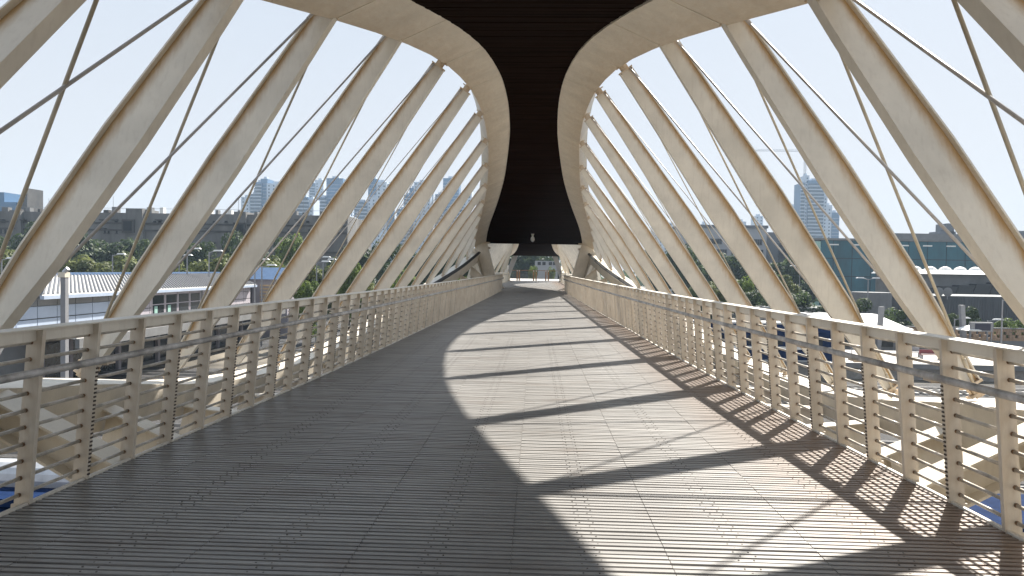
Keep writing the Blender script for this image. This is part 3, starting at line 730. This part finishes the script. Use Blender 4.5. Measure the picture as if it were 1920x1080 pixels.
# far apartment towers
def tower(segs, Y, label, name="apartment_tower"):
    cx = atY(segs[0][0], 400, Y).x
    t = empty(name, (cx, Y, G), label, "tower", "far apartment towers")
    for n, (x0, x1, yt, sty) in enumerate(segs):
        a, b = atY(x0, yt, Y), atY(x1, yt, Y); ax, bx = a.x - cx, b.x - cx; h = a.z - G; y0 = (n % 3) * 1.3 + (2 if sty == 'g' else 0)
        MB().box(ax, bx, y0, y0 + 16, 0, h).build("wall", P['towerw'] if sty == 'w' else P['towerb'], t)
        win = MB(); sla = MB(); z = 4.
        while z < h - 3.2:
            if sty == 'w':
                k = max(1, int((bx - ax) / 3.6)); st_ = (bx - ax) / k
                for i in range(k): win.box(ax + st_ * (i + .5) - .6, ax + st_ * (i + .5) + .6, y0 - .08, y0 + .05, z + .9, z + 2.3)
            elif sty == 'b':
                sla.box(ax - .4, bx + .4, y0 - 1.6, y0 + .02, z, z + .95); win.box(ax + .4, bx - .4, y0 - .1, y0 + .02, z + 1.1, z + 2.8)
            else:
                sla.box(ax, bx, y0 - .12, y0 + .02, z, z + .35)
            z += 3.1
        if win.v: win.build("windows", P['twin'], t, kind="stuff")
        if sla.v: sla.build("balconies", P['slab'], t, kind="stuff")
        MB().box(ax + (bx - ax) * .3, ax + (bx - ax) * .7, y0 + 3, y0 + 8, h, h + 2.2).build("lift_house", P['towerw'], t)
    return t
TY = 620
tower([(452, 468, 369, 'w'), (468, 478, 363, 'b'), (474, 484, 352, 'b'), (478, 490, 341, 'b'), (486, 499, 334, 'g'), (498, 533, 343, 'w')], TY, "leftmost far tower, stepping up in balconies to a blue core")
tower([(540, 556, 376, 'w'), (556, 577, 369, 'b'), (577, 586, 372, 'w')], TY - 60, "low far tower of stacked balconies, second from the left of the cluster")
tower([(580, 590, 343, 'b'), (590, 606, 337, 'w')], TY + 160, "palest and most distant tower of the left cluster")
tower([(598, 612, 370, 'b'), (610, 641, 333, 'g'), (641, 660, 343, 'w')], TY, "blue slab tower with flat top over the concrete block's right end")
tower([(636, 655, 404, 'w')], 330, "narrow pale block at the right end of the concrete block", "apartment_block")
tower([(664, 688, 378, 'b'), (688, 712, 369, 'w'), (688, 706, 334, 'g'), (706, 725, 341, 'w'), (725, 732, 344, 'g')], TY - 30, "wide blue and white tower group in the middle of the left cluster")
tower([(744, 764, 392, 'b'), (757, 768, 365, 'b'), (766, 778, 351, 'g'), (776, 808, 341, 'w')], TY, "pale tower with crane-like roof bar, third from the right of the cluster")
tower([(816, 832, 364, 'b'), (830, 860, 333, 'g')], TY + 20, "tall blue tower behind the sixth left strut")
tower([(846, 858, 384, 'b'), (856, 868, 368, 'b'), (866, 884, 356, 'w')], TY - 40, "stepped balcony tower nearest the canopy on the left")
tower([(1502, 1510, 343, 'b'), (1509, 1517, 343, 'w'), (1512, 1520, 328, 'w'), (1516, 1546, 338, 'b'), (1545, 1553, 364, 'w'), (1553, 1563, 384, 'w'), (1562, 1576, 398, 'g')], TY, "tall stepped tower standing alone over the teal building, right")
tower([(1478, 1488, 383, 'w'), (1488, 1503, 396, 'w')], TY + 120, "low pale tower tucked left of the lone tall tower")
tower([(1417, 1431, 405, 'w')], TY + 100, "small pale tower over the right end of the office roof")
tower([(1318, 1326, 419, 'w'), (1384, 1400, 415, 'w')], TY, "thin pale roof block over the pale office building", "far_block")
tower([(1226, 1262, 417, 'w')], TY, "hazy low block left of the pale office building", "far_block")
# tower crane
cr = empty("tower_crane", (atY(1507, 400, TY + 60).x, TY + 60, G), "faint tower crane with long horizontal jib over the right hand struts", "crane")
zt = atY(1507, 284, TY + 60).z - G; xj = atY(1407, 284, TY + 60).x - cr.location.x
mb = MB()
for a in (-.8, .8):
    for b in (-.8, .8): mb.box(a - .12, a + .12, b - .12, b + .12, 0, zt)
for k in range(int(zt / 2.5)): mb.tube((-.8, -.8, k * 2.5), (.8, -.8, k * 2.5 + 2.5), .1, 4)
mb.build("crane_mast", P['pole'], cr)
mb = MB(); mb.box(xj, 14, -.6, -.4, zt, zt + .25); mb.box(xj, 14, .4, .6, zt, zt + .25); mb.box(xj + 6, 0, -.1, .1, zt + 1.5, zt + 1.7)
k = xj
while k < 10: mb.tube((k, -.5, zt), (k + 1.5, 0, zt + 1.5), .08, 4); mb.tube((k + 1.5, 0, zt + 1.5), (k + 3, -.5, zt), .08, 4); k += 3
mb.build("crane_jib", P['pole'], cr); MB().box(9, 13, -1, 1, zt - 2.5, zt).build("counterweight", P['concrete'], cr)

# right-hand buildings
def bld(x0, x1, yt, Y, depth, m, name, label, cat="building", base=G):
    a, b = atY(x0, yt, Y), atY(x1, yt, Y); e = empty(name, (a.x, Y, base), label, cat)
    MB().box(0, b.x - a.x, 0, depth, 0, a.z - base).build("wall", m, e); return e, a, b
e, a, b = bld(1276, 1438, 426, 200, 18, P['office'], "office_building", "pale flat roofed office with two bands of windows, right of the deck")
MB().box(-.3, b.x - a.x + .3, -.4, 18, a.z - G, a.z - G + .8).build("parapet", P['office2'], e)
MB().box(b.x - a.x + .01, b.x - a.x + 4.5, 1.5, 17, 0, a.z - G - 1).build("side_wing", P['office2'], e)
for (x0, x1, y0, y1) in ((1323, 1353, 448, 457), (1403, 1428, 449, 459), (1338, 1362, 468, 477), (1415, 1430, 469, 477), (1290, 1312, 447, 456), (1366, 1392, 448, 458), (1372, 1398, 468, 477)):
    p, q = atY(x0, y0, 200), atY(x1, y1, 200); w = (q.x - p.x) / 6
    f = MB().box(p.x - a.x - .15, q.x - a.x + .15, -.12, .02, q.z - G - .15, p.z - G + .15).build("window", P['office2'], e)
    for k in range(6): MB().box(p.x - a.x + w * k + .06, p.x - a.x + w * (k + 1) - .06, -.18, -.1, q.z - G, p.z - G).build("pane", P['dwin'], f)
e, a, b = bld(1528, 1846, 450, 170, 25, P['dwin'], "teal_hall", "large teal glass clad hall with pale green corner, right")
h = a.z - G; Wd = b.x - a.x; n = 9
for i in range(n):
    for j in range(4):
        MB().box(Wd * i / n + (.1 if i else 1.5), Wd * (i + 1) / n - .1, -.14, .0, h * j / 4 + .08, h * (j + 1) / 4 - .08).build("glass_panel", P['teal'], e)
MB().box(-.2, 1.35, -.2, 1, 0, h - .3).build("corner_panel", P['teal2'], e); MB().box(-.5, Wd, -.4, 25, h, h + .5).build("roof_edge", P['mgrey'], e)
for k in range(7):
    x = 3.5 + k * 5.6; MB().box(x, x + 2.2, -.2, -.1, h - 1.2, h - .9).build("roof_light", P['white'], e)
e, a, b = bld(1663, 1960, 437, 215, 20, P['mgrey'], "dark_hall", "dark grey hall with two roof stacks behind the teal glass hall")
for x0, x1, yy in ((1668, 1675, 421), (1783, 1797, 418), (1770, 1800, 433), (1915, 1940, 432)):
    p, q = atY(x0, yy, 215), atY(x1, yy, 215); MB().box(p.x - a.x, q.x - a.x, 2, 8, a.z - G, p.z - G).build("roof_stack", P['office2'], e)
e, a, b = bld(1712, 1872, 513, 130, 14, P['mgrey'], "dome_hall", "grey hall with white roof and row of round skylights, before the teal hall")
h = a.z - G; Wd = b.x - a.x
MB().hexa([(-1, -1.2, h), (Wd + 1, -1.2, h), (Wd + 1, 14, h), (-1, 14, h)], [(-.2, 0, h + .7), (Wd, 0, h + .7), (Wd, 13, h + .9), (-.2, 13, h + .9)]).build("roof", P['white'], e)
for k in range(6):
    mb = MB(); secs = []
    for q in range(5):
        t = q / 4 * math.pi / 2; secs.append([(2 + k * 2.8 + 1.1 * math.cos(t) * math.cos(u), 3 + 1.1 * math.cos(t) * math.sin(u), h + .7 + .75 * math.sin(t)) for u in [2 * math.pi * i / 12 for i in range(12)]])
    mb.sweep(secs, caps=False); mb.build("skylight", P['white'], e)
for k in range(5):
    x = 1 + k * 3.1; MB().hexa([(x - 1.5, -2.5, h - 5.6), (x + 1.3, -2.5, h - 5.6), (x + 1.3, -.1, h - 5.6), (x - 1.5, -.1, h - 5.6)], [(x, -2.2, h - 2.6 + k * .3), (x + 2.9, -2.2, h - 2.6 + k * .3), (x + 2.9, -.1, h - 2.6 + k * .3), (x, -.1, h - 2.6 + k * .3)]).build("louvre_bank", P['black'], e)
e, a, b = bld(1668, 1965, 553, 105, 12, P['dgrey'], "corrugated_shed", "long dark grey corrugated shed with satellite dishes on its roof")
h = a.z - G
for k in range(60):
    x = .2 + k * (b.x - a.x) / 60; MB().box(x, x + .12, -.07, .0, 0, h - .1).build("rib", P['dgrey'], e)
for dx in (7.0, 8.3):
    mb = MB(); secs = []
    for q in range(5):
        r = .7 * q / 4; secs.append([(dx + r * math.cos(u), -.6 + .25 * (r ** 2), h + .6 + r * math.sin(u)) for u in [2 * math.pi * i / 14 for i in range(14)]])
    mb.sweep(secs, caps=False); d = mb.build("satellite_dish", P['mgrey'], e); MB().tube((dx, -.4, h - .5), (dx, -.5, h + .6), .08, 6).build("dish_arm", P['pole'], d)
p = atY(1650, 549, 100); rd = empty("round_kiosk", (p.x + .2, 103, G), "round ended grey concrete drum at the shed's left end", "building")
MB().tube((0, 0, 3.4), (0, 0, p.z - G), 2.7, 28).build("drum", P['mgrey'], rd); MB().tube((0, 0, 0), (0, 0, 3.4), 2.4, 28).build("glazed_base", P['office'], rd)
for k in range(10):
    u = math.pi + math.pi * (k + .5) / 10; MB().obox((2.42 * math.cos(u), 2.42 * math.sin(u), 2.2), Vector((-math.sin(u), math.cos(u), 0)) * .3, Vector((0, 0, 1.0)), Vector((math.cos(u), math.sin(u), 0)) * .03).build("window", P['dwin'], rd)

# platform roofs, umbrellas, wall, sign
for n, (x0, x1, yt, Y, lab) in enumerate(((1392, 1610, 574, 96, "long flat white platform roof with dark ribs, rearmost of two"), (1400, 1600, 588, 84, "flat white platform roof with dark ribs, front one of two"))):
    a, b = atY(x0, yt, Y), atY(x1, yt, Y); e = empty("platform_roof", (a.x, Y, G), lab, "roof", "white platform roofs"); h = a.z - G
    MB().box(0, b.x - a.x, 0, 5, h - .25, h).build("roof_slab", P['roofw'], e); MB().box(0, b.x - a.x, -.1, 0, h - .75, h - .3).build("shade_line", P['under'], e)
    for k in range(8):
        x = .5 + k * (b.x - a.x - 1) / 7; MB().box(x - .1, x + .1, 2, 2.2, 0, h - .25).build("post", P['pole'], e)
        MB().box(x - .08, x + .08, 0, 5, h + .003, h + .12).build("roof_rib", P['seam'], e)
a = atY(1560, 600, 80); wr = empty("white_shelter", (a.x, 80, G), "low white pitched shelter roof above a blue band beside the drum", "shelter")
h = atY(1580, 588, 80).z - G
MB().hexa([(-4, -3, h - 1.1), (6.6, -3, h - 1.1), (6.6, 3, h - .9), (-4, 3, h - .9)], [(-1.5, 0, h), (5, 0, h), (5, 1, h), (-1.5, 1, h)]).build("roof", P['roofw'], wr); MB().box(-3.8, 7, -2.9, 2.9, h - 1.6, h - 1.12).build("blue_band", P['navy'], wr)
MB().box(-3.5, 6.2, -2.6, 2.6, 0, h - 1.61).build("wall", P['mgrey'], wr)
for k in range(4): MB().box(-3 + k * 2.3, -1.2 + k * 2.3, -2.7, -2.58, 1.2, h - 2.2).build("window", P['dwin'], wr)
for px, py, r, lab in ((1677, 607, 1.9, "white garden umbrella beside the leaning pylon near the shelter"), (1818, 609, 1.3, "small white garden umbrella left of the navy sign board"), (1596, 612, 1.2, "small white garden umbrella below the shelter's white roof")):
    a = atY(px, py, 77); u = empty("umbrella", (a.x, 77, G), lab, "umbrella", "white umbrellas by the forecourt"); h = a.z - G
    mb = MB(); vs = [(0, 0, h)] + [(r * math.cos(t), r * math.sin(t), h - .5) for t in [2 * math.pi * i / 10 for i in range(10)]] + [(r * .97 * math.cos(t), r * .97 * math.sin(t), h - .62) for t in [2 * math.pi * i / 10 for i in range(10)]]
    mb.add(vs, [(0, 1 + i, 1 + (i + 1) % 10) for i in range(10)] + [(1 + i, 11 + i, 11 + (i + 1) % 10, 1 + (i + 1) % 10) for i in range(10)]); mb.build("canopy", P['white'], u); MB().tube((0, 0, 0), (0, 0, h - .05), .05, 6).build("pole", P['pole'], u)
a, b = atY(1690, 616, 80), atY(1990, 625, 80); wl = empty("block_wall", (a.x, 80.6, G), "orange-beige pierced block wall over a dark base behind the sign board", "wall")
h = atY(1850, 615, 80).z - G; L = b.x - a.x
MB().box(0, L, 0, .3, 0, h - 1.5).build("wall_base", P['mgrey'], wl); MB().box(0, L, -.05, .35, h - .12, h).build("coping", P['mgrey'], wl)
k = 0; x = 0
blk = MB()
while x < L:
    for j in range(4):
        if (int(x / .34) + j) % 3 == 0 and j in (1, 2): continue
        blk.box(x + .01, x + .33, .02, .28, h - 1.5 + j * .345 + .01, h - 1.5 + (j + 1) * .345 - .01)
    x += .34
blk.build("blocks", P['rconc'], wl, kind="stuff")
a, b = atY(1821, 604, 76), atY(1862, 622, 76); sg = empty("sign_board", (a.x, 76, G), "blank navy display board in a grey frame on two legs", "sign")
z0, z1 = b.z - G, a.z - G; w = b.x - a.x
MB().box(0, w, 0, .35, z0, z1).build("frame", P['pole'], sg); MB().box(w * .18, w * .88, -.03, .02, z0 + .12, z1 - .16).build("screen", P['screen'], sg)
for x in (.06, w - .06): MB().box(x - .05, x + .05, .1, .2, 0, z0).build("leg", P['pole'], sg)

# parked cars far off on the bright road
cm = None
for k, (px, Y, m) in enumerate(((1412, 190, 'white'), (1470, 268, 'white'), (1478, 275, 'silver'), (1487, 270, 'white'), (1497, 280, 'silver'), (1507, 272, 'white'), (1518, 285, 'silver'), (1475, 300, 'white'), (1492, 305, 'silver'), (1510, 300, 'white'), (1526, 300, 'white'), (1365, 180, 'white'))):
    a = atY(px, 560, Y)
    c = empty("parked_car", (a.x, Y, G + .02), "tiny pale parked car on the bright road beyond the hedge, " + ORD[k] + " of the row", "car", "cars parked on the bright road", rz=.3)
    mb = MB(); prof = [(-2.2, .35), (-2.2, .85), (-1.3, .95), (-.8, 1.42), (.8, 1.42), (1.4, .95), (2.2, .8), (2.2, .35)]
    mb.sweep([[(x, -.85, z) for x, z in prof], [(x, .85, z) for x, z in prof]]); mb.build("body", P[m], c)
    mb = MB(); mb.sweep([[(x, -.87, z) for x, z in ((-1.1, .97), (-.75, 1.36), (.7, 1.36), (1.15, .97))], [(x, .87, z) for x, z in ((-1.1, .97), (-.75, 1.36), (.7, 1.36), (1.15, .97))]]); mb.build("window", P['dwin'], c)
    for x in (-1.35, 1.35):
        for y in (-.8, .8): MB().tube((x, y - .1, .33), (x, y + .1, .33), .33, 10).build("wheel", P['black'], c)

# ------------------------------------------------------------------ trees
def crown_mesh(seed, kind, n=4200):
    r = random.Random(seed); mb = MB()
    lobes = [(r.uniform(-.6, .6), r.uniform(-.6, .6), r.uniform(.3, .85), r.uniform(.28, .46)) for _ in range(16)] + [(0, 0, .55, .55)]
    for _ in range(n):
        lx, ly, lz, lr = r.choice(lobes)
        while True:
            v = Vector((r.uniform(-1, 1), r.uniform(-1, 1), r.uniform(-1, 1)))
            if .05 < v.length < 1: break
        v = v.normalized() * (v.length ** .35); p = Vector((lx, ly, lz)) + Vector((v.x * lr, v.y * lr, v.z * lr * .36))
        if p.z < .12: continue
        s = r.uniform(.045, .095); d = (v + Vector((r.uniform(-.8, .8), r.uniform(-.8, .8), r.uniform(-.4, .9)))).normalized()
        x = d.cross(Vector((r.random(), r.random(), r.random()))).normalized(); y = d.cross(x)
        q = lambda o: p + Vector((o.x, o.y, o.z * .34))
        mb.add([q(-x * s), q(-y * s * .6), q(x * s), q(y * s * .7)], [(0, 1, 2, 3)])
    zm = sorted(v[2] for v in mb.v)[-12]; mb.v = [(v[0], v[1], v[2] / zm) for v in mb.v]
    return mb.mesh("crown", P['leaf' + kind])
def trunk_mesh(seed):
    r = random.Random(seed); mb = MB(); mb.tube((0, 0, 0), (.02, .01, .5), .035, 7, .02)
    for k in range(5):
        u = k * 1.3 + r.random(); mb.tube((0, 0, .25 + .04 * k), (.35 * math.cos(u), .35 * math.sin(u), .6 + r.uniform(-.05, .1)), .016, 5, .006)
    return mb.mesh("trunk", P['bark'])
crowns = {k: [crown_mesh(i * 7 + ord(k), k) for i in range(3)] for k in 'ABC'}; trunks = [trunk_mesh(i) for i in range(3)]
tn = [0]
def tree(px, ytop, Y, wpx, k, label, group=None, zb=G, kind="tree"):
    a = atY(px, ytop, Y); h = a.z - zb; w = wpx / F * Y / 2; i = tn[0] = tn[0] + 1
    t = empty(kind, (a.x, Y, zb), label, "tree", group, rz=i * 1.7)
    c = link("crown", crowns[k][i % 3], t); c.scale = (w * 1.08, w * 1.08, h)
    tr = link("trunk", trunks[i % 3], t); tr.scale = (h * .8, h * .8, h / 1.08)
g1 = "olive trees behind the station hall"; g2 = "dark trees before the concrete block"; g3 = "dark trees below the pale office"; g4 = "green trees by the right platform roofs"
for n_, (x, yt, w) in enumerate(((-60, 470, 120), (15, 468, 110), (75, 476, 90), (128, 470, 100), (180, 478, 80), (235, 472, 100), (290, 482, 90), (345, 478, 90), (400, 476, 95), (450, 470, 100), (505, 478, 90), (560, 484, 80), (610, 488, 80), (650, 500, 60))):
    tree(x, yt, 92 + (x % 7), w, 'A', ORD[n_] + " olive green tree from left in the lit row behind the station hall", g1)
for n_, (x, yt, w) in enumerate(((-40, 432, 120), (35, 440, 90), (72, 412, 50), (105, 430, 80), (165, 428, 90), (215, 446, 90), (275, 446, 80), (330, 448, 80), (370, 452, 70), (440, 434, 70), (490, 462, 70), (545, 440, 60), (590, 468, 70), (640, 462, 70), (690, 458, 70), (740, 452, 80), (790, 452, 80), (840, 455, 80), (880, 462, 70))):
    tree(x, yt, 122 + (x % 9), w, 'B', ORD[n_] + " dark green tree from the left in the shaded row below the concrete block", g2)
tree(553, 438, 118, 50, 'C', "single bright yellow-green tree top against the concrete block"); tree(655, 478, 84, 60, 'C', "bright green tree left of the far railing, behind fifth strut"); tree(575, 525, 74, 55, 'C', "low bright shrubby tree above the left railing middle"); tree(700, 520, 80, 70, 'A', "brownish olive tree just above the left railing")
tree(760, 505, 90, 60, 'C', "sunlit tree between the seventh and eighth left struts"); tree(860, 516, 78, 50, 'C', "small palm-like green tree under the left arch end")
for n_, (x, yt, w) in enumerate(((1235, 452, 60), (1270, 458, 60), (1305, 462, 70), (1350, 474, 70), (1392, 476, 70), (1430, 472, 80), (1475, 474, 80), (1510, 482, 70), (1330, 490, 70), (1380, 495, 70), (1450, 492, 80), (1500, 500, 60))):
    tree(x, yt, 150 + (x % 11), w, 'B', "dark tree in the " + ("upper" if n_ < 8 else "lower") + " row below the pale office, " + ORD[n_ if n_ < 8 else n_ - 8] + " from the left", g3)
tree(1396, 518, 100, 52, 'C', "round bright green tree standing before the dark belt on the right"); tree(1478, 515, 118, 44, 'A', "umbrella shaped olive tree above the parked cars")
for n_, (x, yt, w) in enumerate(((1300, 532, 60), (1345, 528, 60), (1400, 543, 60), (1432, 548, 50), (1320, 548, 70), (1480, 550, 60), (1520, 546, 60), (1560, 552, 60), (1600, 556, 50))):
    tree(x, yt, 97 + (x % 5), w, 'B' if x % 2 == 0 else 'A', ORD[n_] + " bushy green tree of the hedge line behind the white platform roofs", g4)
tree(1692, 578, 82, 52, 'B', "dark round conifer behind the white umbrella"); tree(1808, 574, 84, 50, 'B', "dark round tree behind the leaning pylon"); tree(1885, 596, 81.8, 40, 'C', "thin leafy shrub right of the navy sign board"); tree(1915, 600, 82, 30, 'C', "small shrub at the right edge above the block wall"); tree(1735, 604, 82, 30, 'B', "low dark shrub left of the short pale lamp")
# far belt that closes the horizon
rr = random.Random(5); mb = MB()
for k in range(5200):
    x = rr.uniform(-700, 900); y = rr.uniform(330, 470); s = rr.uniform(1.2, 3.2); z = G + rr.uniform(.5, 9) * (1 if -80 < x < 80 else 1)
    d = Vector((rr.uniform(-1, 1), rr.uniform(-1, -.1), rr.uniform(-.3, 1))).normalized(); u = d.cross(Vector((0, 0, 1))).normalized(); v = d.cross(u); p = Vector((x, y, z))
    mb.add([p - u * s, p - v * s * .7, p + u * s, p + v * s * .7], [(0, 1, 2, 3)])
o = mb.build("far_woodland", P['leafB']); setp(o, "hazy far belt of woodland along the horizon behind everything", "woodland", kind="stuff")

# ------------------------------------------------------------------ far end of the bridge
lz = zd(100)
gt = empty("end_fence", (0, 95.5, lz), "low rust-brown and grey fence with gate across the far end of the deck", "fence")
for k, x in enumerate((-4.0, -2.45, -2.15, -.15, .2, 1.55, 1.9, 4.2)):
    MB().box(x - .09, x + .09, -.09, .09, 0, 1.45).build("post", P['brown'], gt); MB().box(x - .05, x + .05, -.12, -.09, 1.3, 1.42).build("lamp_cap", P['white'], gt)
MB().box(-4.2, 4.4, -.05, .05, 1.38, 1.46).build("top_rail", P['brown'], gt)
for k in range(8): MB().box(-4.2, 4.4, -.012, .012, .15 + k * .145, .175 + k * .145).build("bar", P['pole'], gt)
for s, lab in ((-1, "pale slanting steel column at the far end, left of the gate"), (1, "pale slanting steel column at the far end, right of the gate")):
    c = empty("slanting_column", (s * 3.95, 93.6, lz), lab, "column"); e = Vector((.34, 0, 0)); f = Vector((0, .2, 0)); T = Vector((-s * 1.35, 0, 3.7)); O = Vector((0, 0, 0))
    MB().hexa([O - e - f, O + e - f, O + e + f, O - e + f], [T - e - f, T + e - f, T + e + f, T - e + f]).build("shaft", P['office'], c)
    MB().box(-.6, .6, -.4, .4, 0, .05).build("base_plate", P['pole'], c)
quad_ground("landing", -9, 9, 96, 118, lz - .01, P['concrete'])
ab = empty("abutment", (0, 96.2, G), "concrete abutment block that carries the far end of the deck", "abutment"); MB().box(-8, 8, 0, 15, 0, lz - G - .02).build("block", P['concrete'], ab); MB().box(-3.5, 3.5, -20, -.01, 0, lz - G - .15).build("pier", P['concrete'], ab)
e, a, b = bld(1003, 1046, 489, 190, 15, P['office'], "low_house", "small pale house with dark windows seen through the far gate")
for x0 in (1008, 1017, 1029, 1037):
    p, q = atY(x0, 491, 190), atY(x0 + 6, 497, 190); MB().box(p.x - a.x, q.x - a.x, -.08, .02, q.z - G, p.z - G).build("window", P['dwin'], e)
e, a, b = bld(925, 975, 486, 230, 15, P['teal'], "green_shed", "hazy green shed seen at left through the far gate"); MB().box(-.5, b.x - a.x + .5, -.5, 15, a.z - G, a.z - G + .5).build("roof", P['mgrey'], e)
for n_, (x, yt, w) in enumerate(((935, 468, 60), (948, 497, 22), (960, 470, 60), (985, 466, 66), (1000, 498, 20), (1018, 469, 66), (1035, 500, 22), (1050, 468, 70), (1075, 472, 60))):
    tree(x, yt, 150 + (x % 6) * 3 + (60 if yt < 490 else 0), w, 'B' if yt < 490 else 'C', ORD[n_] + " tree from the left seen through the opening past the deck's far gate", "trees beyond the far gate")

# dome camera under the canopy
wz, zz = TOP(46.6); dc = empty("dome_camera", (-.1, 46.6, zz + .41), "white jug shaped dome camera hanging under the dark canopy's far end", "camera")
MB().tube((0, 0, -.2), (0, 0, 0), .05, 10, .11).build("bracket", P['white'], dc, smooth=True)
mb = MB(); prof = [(.05, -.18), (.11, -.24), (.135, -.34), (.13, -.46)]; secs = [[(r * math.cos(t), r * math.sin(t), z) for t in [2 * math.pi * i / 16 for i in range(16)]] for r, z in prof]; mb.sweep(secs); mb.build("housing", P['white'], dc, smooth=True)
mb = MB(); secs = [[(.1 * math.cos(q) * math.cos(t), .1 * math.cos(q) * math.sin(t), -.46 - .1 * math.sin(q)) for t in [2 * math.pi * i / 16 for i in range(16)]] for q in (0, .4, .8, 1.2, 1.5)]; mb.sweep(secs); mb.build("lens_dome", P['silver'], dc, smooth=True)

# ------------------------------------------------------------------ haze
hz = MB().box(-1200, 1400, -100, 1500, G - 1, 112).build("haze", None) if False else None
me = MB().box(-1000, 1300, -90, 1100, G - 1, 112).mesh("haze", [])
ho = link("haze", me); ho["kind"] = "stuff"
hm = bpy.data.materials.new("haze air"); hm.use_nodes = True; ht = hm.node_tree; ht.nodes.remove(ht.nodes["Principled BSDF"])
vp = ht.nodes.new("ShaderNodeVolumePrincipled"); vp.inputs["Color"].default_value = (.62, .80, 1, 1); vp.inputs["Density"].default_value = .00034; vp.inputs["Anisotropy"].default_value = .0
ht.links.new(vp.outputs[0], ht.nodes["Material Output"].inputs["Volume"]); me.materials.append(hm)
